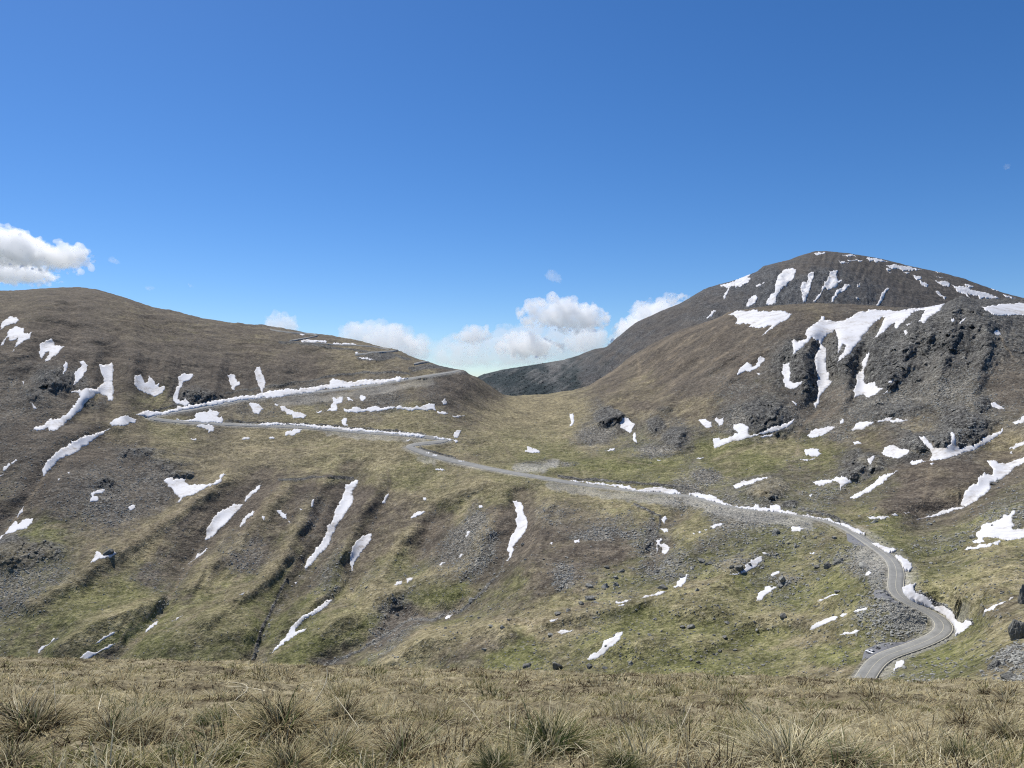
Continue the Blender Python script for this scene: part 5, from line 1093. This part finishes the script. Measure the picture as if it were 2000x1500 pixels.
far_k = np.maximum(1, yy / 6.0)
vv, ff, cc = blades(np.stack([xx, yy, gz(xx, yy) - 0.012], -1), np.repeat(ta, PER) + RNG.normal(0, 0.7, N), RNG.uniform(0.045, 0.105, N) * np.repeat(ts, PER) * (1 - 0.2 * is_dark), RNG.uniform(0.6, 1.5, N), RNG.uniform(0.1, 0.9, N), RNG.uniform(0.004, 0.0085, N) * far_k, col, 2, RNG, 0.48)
# longer tufts that grow into one another, thickest near the top of the bank
NC, NP = 430, 85
cy_ = 2.9 + 11.0 * RNG.random(NC) ** 1.7; cx_ = RNG.uniform(-1, 1, NC) * (cy_ * 0.74 + 0.8); cr = RNG.uniform(0.05, 0.15, NC); cl = RNG.uniform(0.6, 1.3, NC); kind = RNG.random(NC)
a_ = RNG.uniform(0, 6.28, NC * NP); q_ = np.sqrt(RNG.random(NC * NP)); rr_ = q_ * np.repeat(cr, NP); x_ = np.repeat(cx_, NP) + np.cos(a_) * rr_ * 1.3; y_ = np.repeat(cy_, NP) + np.sin(a_) * rr_
kk = np.repeat(kind, NP); c_ = pick(STRAW, NC * NP, RNG); b_ = pick(BROWN, NC * NP, RNG); o_ = pick(OLIVE, NC * NP, RNG); e_ = pick(GREEN, NC * NP, RNG); m = RNG.random(NC * NP)
c_ = np.where(((kk < 0.16) & (m < 0.75) | (m < 0.10))[:, None], b_, c_); c_ = np.where(((kk > 0.72) & (m < 0.6))[:, None], o_, c_); c_ = np.where(((kk > 0.93) & (m < 0.7))[:, None], e_, c_)
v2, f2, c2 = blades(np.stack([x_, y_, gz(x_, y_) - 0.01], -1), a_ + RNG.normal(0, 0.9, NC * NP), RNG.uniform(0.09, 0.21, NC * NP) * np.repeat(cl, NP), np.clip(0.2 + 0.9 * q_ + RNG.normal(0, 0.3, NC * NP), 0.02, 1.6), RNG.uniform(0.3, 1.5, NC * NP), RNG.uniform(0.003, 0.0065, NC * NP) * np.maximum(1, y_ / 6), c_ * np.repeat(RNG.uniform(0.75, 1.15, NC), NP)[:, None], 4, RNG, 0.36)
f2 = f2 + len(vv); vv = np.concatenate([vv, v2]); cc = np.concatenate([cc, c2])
me = mesh_np('grass', vv, [ff, f2], M_GRASS); add_attr(me, 'tint', cc)
tag(link('grass', me), 'short straw coloured mountain grass with brown heather patches in the foreground', 'grass', kind='stuff')

def tussock_mesh(seed, pal, n=900, R=0.16, L=(0.16, 0.34), green=0.0, spread=1.25, dead=0.3):
    r = np.random.default_rng(seed)
    a = r.uniform(0, 6.28, n); q = np.sqrt(r.random(n)); rad = q * R * 0.8
    col = pick(pal, n, r); g = pick(GREEN, n, r); b = pick(BROWN, n, r)
    isg = r.random(n) < green * (1.25 - 0.7 * q); col[isg] = g[isg]
    isb = (r.random(n) < dead) & ~isg; col[isb] = b[isb]
    lobe = 1 + 0.35 * np.sin(a * 2 + r.uniform(0, 6)) + 0.25 * np.sin(a * 5 + r.uniform(0, 6))
    lean = np.clip(0.15 + (0.45 * q + 0.55 * r.random(n)) * spread * 0.85 + r.normal(0, 0.15, n), 0.02, 1.6); lean[isg] *= 0.6
    lean = np.clip(lean * (0.75 + 0.35 * lobe), 0.02, 1.65); rad = rad * (0.7 + 0.4 * lobe)
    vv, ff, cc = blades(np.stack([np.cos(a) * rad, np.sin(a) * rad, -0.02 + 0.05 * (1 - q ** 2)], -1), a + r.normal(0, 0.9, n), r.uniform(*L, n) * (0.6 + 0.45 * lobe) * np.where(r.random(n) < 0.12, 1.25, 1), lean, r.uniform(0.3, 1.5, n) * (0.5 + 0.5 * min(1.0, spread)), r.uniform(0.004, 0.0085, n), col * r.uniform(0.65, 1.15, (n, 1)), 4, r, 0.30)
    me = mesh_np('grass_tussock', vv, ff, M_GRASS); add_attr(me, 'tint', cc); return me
TM = dict(brown=tussock_mesh(1, np.vstack([STRAW, STRAW, BROWN[:2]]), 1100, 0.2, (0.16, 0.34), 0.04, 1.5, 0.2), straw=tussock_mesh(2, STRAW, 1100, 0.18, (0.18, 0.36), 0.06, 1.35, 0.2), green=tussock_mesh(3, np.vstack([OLIVE, STRAW[:2]]), 600, 0.12, (0.10, 0.26), 0.55, 0.95, 0.1),
          mixed=tussock_mesh(4, np.vstack([STRAW[:3], STRAW[:1], OLIVE]), 1100, 0.19, (0.14, 0.36), 0.26, 1.35, 0.15), pale=tussock_mesh(5, STRAW[:2] * 1.1, 1200, 0.19, (0.16, 0.40), 0.02, 1.5, 0.06), orange=tussock_mesh(6, np.vstack([STRAW[2:], STRAW[:1]]), 1200, 0.2, (0.16, 0.33), 0.08, 1.5, 0.16))
def fg_point(u, v):
    """where the sight line through (u, v) meets the turf"""
    y = 3.0
    for _ in range(400):
        x = (u - 1000) / F * y
        if (750 - v) / F * y <= float(gz(np.array(x), np.array(y))): break
        y += 0.03
    return x, y
TUSS = [(60, 1415, 190, 'brown', 'brown grass tussock with pale stalks at the left end of the foreground'), (215, 1430, 150, 'brown', 'dark brown tussock beside the leftmost big one'), (25, 1480, 130, 'brown', 'tussock cut off by the bottom left corner'), (275, 1425, 120, 'straw', 'straw tussock with a dark heart, left of the green tuft'),
        (345, 1465, 100, 'green', 'green grass tuft between two straw tussocks at left'), (180, 1495, 95, 'green', 'green grass tuft at the bottom edge near the left corner'), (545, 1415, 200, 'orange', 'big orange brown tussock, the most prominent of the foreground'), (670, 1395, 130, 'brown', 'dark tussock just right of the big orange brown one'),
        (450, 1470, 105, 'green', 'green tuft in front of the big orange brown tussock'), (655, 1465, 150, 'straw', 'pale straw tussock at the lower centre left'), (785, 1475, 190, 'brown', 'wide collapsed brown tussock at the bottom edge left of centre'), (1075, 1455, 190, 'mixed', 'large green and straw tussock right of centre'),
        (848, 1422, 55, 'green', 'small green tuft standing alone near the middle'), (965, 1490, 120, 'mixed', 'olive tuft at the bottom edge in the middle'), (1545, 1490, 230, 'pale', 'large pale straw tussock at the bottom edge at right'), (1660, 1480, 120, 'straw', 'stalky straw tussock right of the large pale one'), (1450, 1500, 140, 'pale', 'low pale tussock left of the large pale one'),
        (1880, 1470, 100, 'mixed', 'thin olive tuft near the right end of the foreground'), (1215, 1500, 110, 'mixed', 'olive tuft at the bottom edge right of the large green and straw one'), (395, 1400, 70, 'green', 'small green tuft behind the straw tussock at left'), (1960, 1420, 90, 'brown', 'brown heathery clump at the right edge of the foreground'), (560, 1500, 150, 'orange', 'orange brown tussock cut off by the bottom edge')]
for u, v, w, k, l in TUSS:
    x, y = fg_point(u, min(v + 18, 1508)); o = link('grass_tussock', TM[k]); s = w * y / F / 0.67
    o.location = (x, y, float(gz(np.array(x), np.array(y)))); o.scale = (s, s, s * 0.85); o.rotation_euler = (0, 0, random.uniform(0, 6.28)); tag(o, l, 'grass tussock', 'grass tussocks in the foreground')
M_STALK = simple_mat('dry_stalk', (0.75, 0.67, 0.47), 0.7, 0.2, 0.2, 4.0)
STALKS = [('25,1430 60,1360 94,1318', 'long'), ('110,1420 108,1370 105,1327', 'up'), ('40,1410 32,1385 25,1360', 's'), ('190,1400 193,1375 200,1355', 's'), ('450,1370 520,1335 445,1332', 'a'), ('535,1355 490,1340 446,1341', 'b'), ('500,1445 470,1400 446,1375', 'c'), ('610,1375 645,1335 638,1303', 'arc'), ('705,1428 680,1392 655,1360', 'd'),
          ('948,1432 930,1390 897,1362', 'e'), ('995,1445 996,1410 996,1380', 'f'), ('1000,1430 1030,1412 1070,1406', 'g'), ('1320,1440 1340,1400 1352,1373', 'h'), ('1490,1447 1430,1420 1365,1412', 'i'), ('1580,1455 1570,1415 1520,1400', 'arc2'), ('1605,1452 1625,1430 1642,1415', 'j'), ('1650,1478 1648,1445 1643,1420', 'k'), ('1620,1500 1610,1478 1600,1455', 'l'),
          ('1745,1495 1748,1470 1745,1455', 'm'), ('1835,1500 1836,1475 1838,1458', 'n'), ('1970,1422 1955,1408 1935,1398', 'o'), ('1165,1497 1145,1470 1122,1450', 'p'), ('930,1452 915,1445 900,1440', 'q'), ('1235,1465 1242,1470 1215,1430', 'r'), ('1950,1474 1900,1466 1845,1456', 's2'), ('1710,1488 1722,1470 1743,1460', 't')]
SLAB = ['leaning up right from the leftmost tussock, the tallest of all', 'standing straight up beside the tallest leaning one at left', 'leaning left out of the leftmost tussock', 'short and upright between the two brown tussocks at left', 'bent far left behind the big orange brown tussock, upper of two', 'bent left behind the big orange brown tussock, lower of two', 'crossing the left side of the big orange brown tussock',
        'curving up into an arch right of the big orange brown tussock', 'lying across the dark tussock right of the orange brown one', 'leaning left, alone near the middle of the foreground', 'standing upright just left of the large green and straw tussock', 'arching left out of the large green and straw tussock', 'leaning right, alone in the right half behind dark heather', 'long and bowed, reaching left from the large pale tussock', 'curling over in a hook above the large pale tussock',
        'leaning right above the stalky straw tussock', 'upright in the stalky straw tussock', 'leaning left at the foot of the stalky straw tussock', 'short and upright at the bottom edge right of the stalky tussock', 'short and upright at the bottom edge, farther right', 'leaning left near the right end of the foreground', 'leaning left at the right foot of the large green and straw tussock', 'short and low in front of the small lone green tuft', 'short and leaning left at the bottom edge right of centre', 'lying almost flat along the turf at the right', 'leaning right from the bottom edge between two upright ones']
for (s, _), lab in zip(STALKS, SLAB):
    p = parse(s); x0, y0 = fg_point(p[0, 0], min(p[0, 1], 1505))
    n = 9; t = np.linspace(0, 1, n)[:, None]
    c = (1 - t) ** 2 * p[0] + 2 * t * (1 - t) * p[1] + t ** 2 * p[2]
    yd = y0 + np.linspace(0, 1, n) * 0.22
    P = to_world(c[:, 0], c[:, 1], yd); P[0, 2] -= 0.03
    rad = 0.0032 * (1 - 0.55 * np.linspace(0, 1, n)) * y0 / 4.2
    ring = np.array([[math.cos(a), 0.0, math.sin(a)] for a in (0.3, 1.87, 3.44, 5.0)])
    d = np.gradient(P, axis=0); d /= np.linalg.norm(d, axis=1, keepdims=True)
    e1 = np.cross(d, np.array([0.0, 1, 0.05])); e1 /= np.linalg.norm(e1, axis=1, keepdims=True); e2 = np.cross(d, e1)
    vv = np.stack([P + rad[:, None] * (math.cos(a) * e1 + math.sin(a) * e2) for a in (0.3, 1.87, 3.44, 5.0)], 1)
    jj = np.arange(n * 4).reshape(n, 4); q = np.concatenate([np.stack([jj[:-1, k], jj[:-1, (k + 1) % 4], jj[1:, (k + 1) % 4], jj[1:, k]], -1) for k in range(4)])
    tag(link('grass_stalk', mesh_np('grass_stalk', vv.reshape(-1, 3), q, M_STALK)), 'dry grass stalk ' + lab, 'grass stalk', 'dry grass stalks in the foreground')

# ------------------------------------------------------------------ vehicles in the lay-by
M_WHITE = simple_mat('white_car_paint', (0.78, 0.78, 0.78), 0.25, 0.5, 0.04, 2); M_GLASS = simple_mat('dark_car_glass', (0.015, 0.018, 0.02), 0.08, 0.6, 0.1, 2); M_TYRE = simple_mat('tyre_rubber', (0.02, 0.02, 0.02), 0.85, 0.2, 0.2, 6)
M_RIM = simple_mat('wheel_metal', (0.4, 0.4, 0.42), 0.35, 0.5, 0.1, 5, 0.8); M_RED = simple_mat('red_lamp', (0.4, 0.02, 0.02), 0.2, 0.5, 0.1, 5); M_BLACK = simple_mat('black_plastic', (0.025, 0.025, 0.028), 0.5, 0.4, 0.2, 4); M_LAMP = simple_mat('lamp_glass', (0.7, 0.72, 0.72), 0.1, 0.6, 0.05, 5)
def loft(bm, secs):
    rows = [[bm.verts.new(p) for p in s] for s in secs]
    for a, b in zip(rows[:-1], rows[1:]):
        for i in range(len(a)): bm.faces.new((a[i], a[(i + 1) % len(a)], b[(i + 1) % len(b)], b[i]))
    bm.faces.new(rows[0][::-1]); bm.faces.new(rows[-1]); bmesh.ops.recalc_face_normals(bm, faces=bm.faces[:])
def cyl(bm, c, r, w, axis='X', seg=18):
    m = Matrix.Translation(c) @ (Matrix.Rotation(math.pi / 2, 4, 'Y') if axis == 'X' else Matrix.Identity(4))
    bmesh.ops.create_cone(bm, cap_ends=True, segments=seg, radius1=r, radius2=r, depth=w, matrix=m)
def make_car(loc, rz, label):
    o = empty('parked_car', loc, rz); tag(o, label, 'car')
    bm = bmesh.new()                                            # lower body, length along Y
    prof = [(-2.15, .42, .72), (-2.1, .32, .92), (-1.5, .24, .98), (-.9, .22, .96), (.6, .22, .94), (1.2, .24, .9), (1.9, .28, .78), (2.15, .38, .64)]
    loft(bm, [[(-x, y, z0), (x, y, z0), (x * 1.03, y, (z0 + z1) / 2), (x * .94, y, z1), (-x * .94, y, z1), (-x * 1.03, y, (z0 + z1) / 2)] for (y, z0, z1), x in zip(prof, (.78, .84, .87, .87, .87, .87, .83, .74))])
    bmesh.ops.bevel(bm, geom=bm.edges[:], offset=0.04, segments=2, affect='EDGES'); bm_obj('body', bm, M_WHITE, o, True)
    bm = bmesh.new(); loft(bm, [[(-.76, -1.72, .95), (.76, -1.72, .95), (.74, 1.02, .92), (-.74, 1.02, .92)], [(-.62, -1.02, 1.38), (.62, -1.02, 1.38), (.6, .12, 1.38), (-.6, .12, 1.38)]]); bm_obj('window', bm, M_GLASS, o)
    bm = bmesh.new(); loft(bm, [[(-.64, -1.08, 1.375), (.64, -1.08, 1.375), (.62, .18, 1.375), (-.62, .18, 1.375)], [(-.56, -.95, 1.46), (.56, -.95, 1.46), (.54, .02, 1.46), (-.54, .02, 1.46)]]); bmesh.ops.bevel(bm, geom=bm.edges[:], offset=0.02, segments=2, affect='EDGES'); bm_obj('roof', bm, M_WHITE, o, True)
    for sx_ in (-1, 1):
        for y in (-1.32, 1.33):
            bm = bmesh.new(); cyl(bm, (sx_ * .78, y, .32), .32, .21); w = bm_obj('wheel', bm, M_TYRE, o)
            bm = bmesh.new(); cyl(bm, (sx_ * .87, y, .32), .2, .05); bm_obj('rim', bm, M_RIM, w)
        bm = bmesh.new(); bmesh.ops.create_cube(bm, size=1, matrix=Matrix.Translation((sx_ * .62, -2.13, .76)) @ Matrix.Diagonal((.26, .06, .14, 1))); bm_obj('taillight', bm, M_RED, o)
        bm = bmesh.new(); bmesh.ops.create_cube(bm, size=1, matrix=Matrix.Translation((sx_ * .58, 2.08, .62)) @ Matrix.Diagonal((.3, .1, .12, 1))); bm_obj('headlight', bm, M_LAMP, o)
        bm = bmesh.new(); bmesh.ops.create_cube(bm, size=1, matrix=Matrix.Translation((sx_ * .93, .62, .98)) @ Matrix.Diagonal((.16, .09, .12, 1))); bmesh.ops.bevel(bm, geom=bm.edges[:], offset=0.02, segments=2, affect='EDGES'); bm_obj('mirror', bm, M_WHITE, o)
    return o
def lot(u, v): return surf(np.array([u]), np.array([v]))[0] + np.array([0, 0, 0.16])
p = lot(1700.5, 1277.5); make_car(tuple(p), math.radians(24), 'white car parked at the outer edge of the dark lay-by')
p = lot(1715.5, 1270)
mo = empty('motorcycle', tuple(p), math.radians(62)); tag(mo, 'dark motorcycle standing on the lay-by to the right of the white car', 'motorcycle')
for y in (-.7, .72):
    bm = bmesh.new(); cyl(bm, (0, y, .31), .31, .13, 'X', 20); w = bm_obj('wheel', bm, M_TYRE, mo); bm = bmesh.new(); cyl(bm, (0, y, .31), .2, .14, 'X', 16); bm_obj('rim', bm, M_RIM, w)
bm = bmesh.new(); loft(bm, [[(-.13, -.45, .3), (.13, -.45, .3), (.15, .4, .28), (-.15, .4, .28)], [(-.17, -.35, .62), (.17, -.35, .62), (.16, .5, .66), (-.16, .5, .66)]]); bmesh.ops.bevel(bm, geom=bm.edges[:], offset=0.04, segments=2, affect='EDGES'); bm_obj('engine', bm, M_BLACK, mo, True)
bm = bmesh.new(); loft(bm, [[(-.14, -.95, .78), (.14, -.95, .78), (.16, .02, .7), (-.16, .02, .7)], [(-.11, -.9, .9), (.11, -.9, .9), (.13, .05, .8), (-.13, .05, .8)]]); bm_obj('seat', bm, M_BLACK, mo)
bm = bmesh.new(); loft(bm, [[(-.15, .0, .66), (.15, .0, .66), (.16, .5, .7), (-.16, .5, .7)], [(-.12, .05, .94), (.12, .05, .94), (.12, .45, .98), (-.12, .45, .98)]]); bmesh.ops.bevel(bm, geom=bm.edges[:], offset=0.04, segments=2, affect='EDGES'); bm_obj('fuel_tank', bm, M_BLACK, mo, True)
bm = bmesh.new(); cyl(bm, (0, .5, 1.06), .018, .76, 'X', 8); bm_obj('handlebar', bm, M_BLACK, mo)
for sx_ in (-.1, .1):
    bm = bmesh.new(); bmesh.ops.create_cone(bm, cap_ends=True, segments=8, radius1=.028, radius2=.028, depth=.86, matrix=Matrix.Translation((sx_, .61, .68)) @ Matrix.Rotation(math.radians(16), 4, 'X')); bm_obj('fork', bm, M_RIM, mo)
bm = bmesh.new(); loft(bm, [[(-.17, .56, .78), (.17, .56, .78), (.2, .5, .95), (-.2, .5, .95)], [(-.1, .74, .84), (.1, .74, .84), (.1, .66, 1.2), (-.1, .66, 1.2)]]); h_ = bm_obj('fairing', bm, M_BLACK, mo)
bm = bmesh.new(); cyl(bm, (0, .76, .92), .08, .05, 'X', 12); bm_obj('headlight', bm, M_LAMP, mo)

# ------------------------------------------------------------------ clouds: real volumes of white vapour kilometres away
def cloud_mat(name, dens, aniso=0.35, lo=0.36, hi=0.52):
    t = NT(name)
    s = t.n('ShaderNodeVolumeScatter'); s.inputs['Color'].default_value = (1, 1, 1, 1); n = t.noise(t.n('ShaderNodeTexCoord').outputs['Object'], 1 / 330.0, 6, 0.62)
    mr = t.n('ShaderNodeMapRange'); mr.interpolation_type = 'SMOOTHSTEP'; mr.inputs['From Min'].default_value = lo; mr.inputs['From Max'].default_value = hi; mr.inputs['To Max'].default_value = dens; t.l(n, mr.inputs['Value'])
    t.l(mr.outputs[0], s.inputs['Density']); s.inputs['Anisotropy'].default_value = aniso
    t.l(s.outputs[0], t.out.inputs['Volume']); return t.m
C_DENSE = cloud_mat('cumulus_vapour', 0.005); C_MID = cloud_mat('thin_cumulus_vapour', 0.0024); C_THIN = cloud_mat('wispy_vapour', 0.0015); C_VEIL = cloud_mat('veil_vapour', 0.0010); C_FULL = cloud_mat('full_cumulus_vapour', 0.0045, 0.35, 0.22, 0.46)
DEPS = bpy.context.evaluated_depsgraph_get
def make_cloud(outline, dist, mat, label, seed, nb=70, rough=1.0, flat=0.0):
    r = np.random.default_rng(seed); poly = parse(outline); k = dist / F
    lo, hi = poly.min(0), poly.max(0)
    cand = r.uniform(lo, hi, (nb * 40, 2)); cand = cand[in_poly(cand[:, 0], cand[:, 1], poly)]
    dd = seg_dist(cand[:, 0], cand[:, 1], poly, True)
    c = to_world((lo[0] + hi[0]) / 2, (lo[1] + hi[1]) / 2, dist)
    bm = bmesh.new(); used = 0
    order = np.argsort(-dd * r.uniform(0.3, 1, len(dd))) if nb < 200 else np.argsort(-np.minimum(dd, 6.0) * r.uniform(0.2, 1, len(dd)))
    thick = max(6.0, dd.max()) * 1.3
    for i in order:
        rad = dd[i] * r.uniform(0.75, 1.1)
        if rad < 1.6: continue
        zt = r.normal(0, 0.45) * max(0, thick - rad)
        q = np.array([(cand[i, 0] - (lo[0] + hi[0]) / 2) * k, zt * k, ((lo[1] + hi[1]) / 2 - cand[i, 1]) * k])
        bmesh.ops.create_icosphere(bm, subdivisions=2, radius=rad * k, matrix=Matrix.Translation(q)); used += 1
        if used >= nb: break
    per = resample(np.vstack([poly, poly[:1]]), 1.0)                # cauliflower knobs along the outline
    for _ in range(int(len(per) * 0.55) if mat in (C_DENSE, C_FULL) else 0):
        a = per[r.integers(0, len(per))]; rad = r.uniform(0.14, 0.34) * min(24.0, dd.max())
        if a[1] > lo[1] + 0.72 * (hi[1] - lo[1]): rad *= 0.6
        q = np.array([(a[0] - (lo[0] + hi[0]) / 2 + r.normal(0, 1.2)) * k, r.normal(0, 0.45) * thick * k, ((lo[1] + hi[1]) / 2 - a[1] - rad * 0.35) * k])
        bmesh.ops.create_icosphere(bm, subdivisions=2, radius=max(1.3, rad) * k, matrix=Matrix.Translation(q))
    me0 = bpy.data.meshes.new('cloud'); bm.to_mesh(me0); bm.free()
    o = link('cloud', me0); md = o.modifiers.new('r', 'REMESH'); md.mode = 'VOXEL'; md.voxel_size = max(np.ptp(poly, axis=0)) * k / 120.0
    dg = DEPS(); dg.update(); me = bpy.data.meshes.new_from_object(o.evaluated_get(dg)); o.modifiers.clear(); o.data = me
    n = len(me.vertices); co = np.empty(n * 3, np.float32); me.vertices.foreach_get('co', co); co = co.reshape(-1, 3).astype(float); nn = np.empty(n * 3, np.float32); me.vertices.foreach_get('normal', nn); nn = nn.reshape(-1, 3)
    s = thick * k * 0.55; disp = 0
    for j in range(6): disp = disp + (np.abs(noise3(co / (s * 0.52 ** j) + 5.1 * j, seed + j)) * 2 - 0.7) * 0.56 ** j
    co += nn * (disp * s * 0.24 * rough)[:, None]
    me.vertices.foreach_set('co', co.astype(np.float32).ravel()); me.update(); me.materials.clear(); me.materials.append(mat)
    o.location = c; return tag(o, label, 'cloud', 'clouds in the sky')
CL = 16000
make_cloud('-90,444 0,450 12,446 40,447 64,460 84,476 104,484 122,486 136,475 152,480 172,503 150,522 112,528 80,527 40,520 0,516 -90,512', CL, C_FULL, 'large ragged cumulus at the left edge, above a lower flat one', 501, 420)
make_cloud('-90,508 0,508 18,513 52,516 84,526 122,547 74,553 0,552 -90,552', CL + 1500, C_FULL, 'flat cloud streak at the left edge, under the large ragged cumulus', 502, 380)
make_cloud('204,502 220,500 246,516 236,519 215,513', CL, C_THIN, 'small wisp of cloud right of the large ragged cumulus', 503, 40, 1.6)
make_cloud('514,645 520,616 530,609 555,610 575,616 588,634 602,628 604,648 560,665 520,660', CL, C_MID, 'small cumulus rising behind the left ridge', 504, 70, 1.2)
make_cloud('655,668 665,640 690,628 715,631 740,625 766,626 785,642 810,655 850,668 892,690 880,702 800,710 740,705', CL, C_MID, 'wide faint cumulus behind the descending left ridge', 505, 110, 1.2)
make_cloud('893,657 905,640 925,634 950,642 958,656 945,666 920,670 897,669', CL, C_DENSE, 'small bright cumulus left of the tallest one', 506, 60, 1.1)
make_cloud('896,676 940,674 965,684 962,694 930,698 905,694', CL + 800, C_THIN, 'pale cloud scrap under the small bright cumulus', 507, 50, 1.3)
make_cloud('1012,613 1035,590 1058,584 1070,589 1080,578 1096,583 1120,585 1130,598 1150,595 1165,602 1185,615 1188,632 1168,645 1130,648 1080,640 1040,632', CL, C_DENSE, 'tallest cumulus, billowing over the pass', 508, 110)
make_cloud('1060,640 1110,645 1165,640 1192,645 1194,668 1180,685 1130,690 1085,672', CL + 1200, C_MID, 'grey blue cloud base under the tallest cumulus', 509, 70)
make_cloud('972,680 985,661 1010,652 1035,648 1060,659 1090,671 1100,686 1060,698 1000,694', CL, C_DENSE, 'low cumulus left below the tallest one, over the far ridge', 510, 80)
make_cloud('1192,672 1200,640 1230,611 1240,596 1270,585 1290,588 1330,577 1352,588 1350,620 1300,650 1240,690', CL, C_DENSE, 'cumulus half hidden behind the left flank of the far peak', 511, 90)
make_cloud('1038,528 1052,522 1068,532 1072,520 1086,531 1106,541 1096,556 1074,550 1060,542', CL, C_THIN, 'small torn wisp above the tallest cumulus', 512, 55, 1.7)
make_cloud('282,560 300,558 302,566 286,568', CL, C_THIN, 'faint puff just above the left hill crest', 513, 25, 1.4)
make_cloud('360,551 370,553 380,562 372,562', CL, C_THIN, 'faint tiny streak of cloud above the left hill slope', 514, 25, 1.4)
make_cloud('1955,322 1968,319 1978,328 1965,331', CL, C_THIN, 'faint tiny wisp high in the sky at the right', 515, 25, 1.4)

make_cloud('630,672 690,636 760,632 830,650 880,652 960,642 1020,628 1100,622 1190,630 1215,675 1130,706 1000,722 880,724 760,708 670,694', CL + 3500, C_VEIL, 'long thin white haze of cloud low behind the pass, linking the cumulus puffs', 516, 150, 1.2)
# ------------------------------------------------------------------ lowland to the horizon
def lowland_mat():
    t = NT('hazy_lowland'); n = t.noise(t.pos(), 0.0006, 6, 0.6)
    t.bsdf(t.ramp(n, [(0.35, (0.05, 0.065, 0.04)), (0.65, (0.12, 0.12, 0.07))]), 0.95, 0.1); return t.m
bm = bmesh.new(); bmesh.ops.create_grid(bm, x_segments=24, y_segments=24, size=60000, matrix=Matrix.Translation((0, 20000, -620)))
tag(bm_obj('terrain', bm, lowland_mat()), 'distant lowland far below the mountains', 'lowland', kind='structure')

# ------------------------------------------------------------------ light, sky, camera
SUN_EL, SUN_AZ = math.radians(55), math.radians(-42)            # azimuth from straight ahead, negative = left
d = Vector((math.sin(SUN_AZ) * math.cos(SUN_EL), math.cos(SUN_AZ) * math.cos(SUN_EL), math.sin(SUN_EL)))
sun = bpy.data.lights.new('sun', 'SUN'); sun.energy = 5.0; sun.angle = math.radians(0.53); sun.color = (1.0, 0.955, 0.89)
so = link('sun', sun); so.rotation_euler = d.to_track_quat('Z', 'Y').to_euler(); so.location = (0, 0, 500)
w = bpy.data.worlds.new('World'); SC.world = w; w.use_nodes = True
nt = w.node_tree; nt.nodes.clear()
sky = nt.nodes.new('ShaderNodeTexSky'); sky.sky_type = 'NISHITA'; sky.sun_disc = False; sky.sun_elevation = SUN_EL; sky.sun_rotation = SUN_AZ
sky.altitude = 2100; sky.air_density = 1.0; sky.dust_density = 0.9; sky.ozone_density = 6.0
bg = nt.nodes.new('ShaderNodeBackground'); bg.inputs['Strength'].default_value = 0.112
wo = nt.nodes.new('ShaderNodeOutputWorld'); hs = nt.nodes.new('ShaderNodeHueSaturation'); hs.inputs['Saturation'].default_value = 1.2; hs.inputs['Hue'].default_value = 0.504; nt.links.new(sky.outputs[0], hs.inputs['Color']); nt.links.new(hs.outputs[0], bg.inputs[0]); nt.links.new(bg.outputs[0], wo.inputs[0])
cam = bpy.data.cameras.new('camera'); co_ = link('camera', cam); co_.rotation_euler = (math.radians(90), 0, 0); cam.sensor_width = 36; cam.sensor_fit = 'HORIZONTAL'
cam.lens = 36 * F / 2000; cam.clip_start = 0.1; cam.clip_end = 120000; SC.camera = co_
SC.view_settings.view_transform = 'Standard'; SC.view_settings.look = 'None'; SC.view_settings.exposure = 0.1; SC.view_settings.gamma = 1
SC.cycles.volume_bounces = 40; SC.cycles.max_bounces = 48; SC.cycles.volume_step_rate = 0.35; SC.cycles.volume_max_steps = 256; SC.cycles.diffuse_bounces = 3; SC.cycles.transmission_bounces = 4; SC.cycles.transparent_max_bounces = 8
SC.cycles.use_denoising = True; SC.cycles.denoising_prefilter = 'NONE'; SC.cycles.filter_width = 1.15
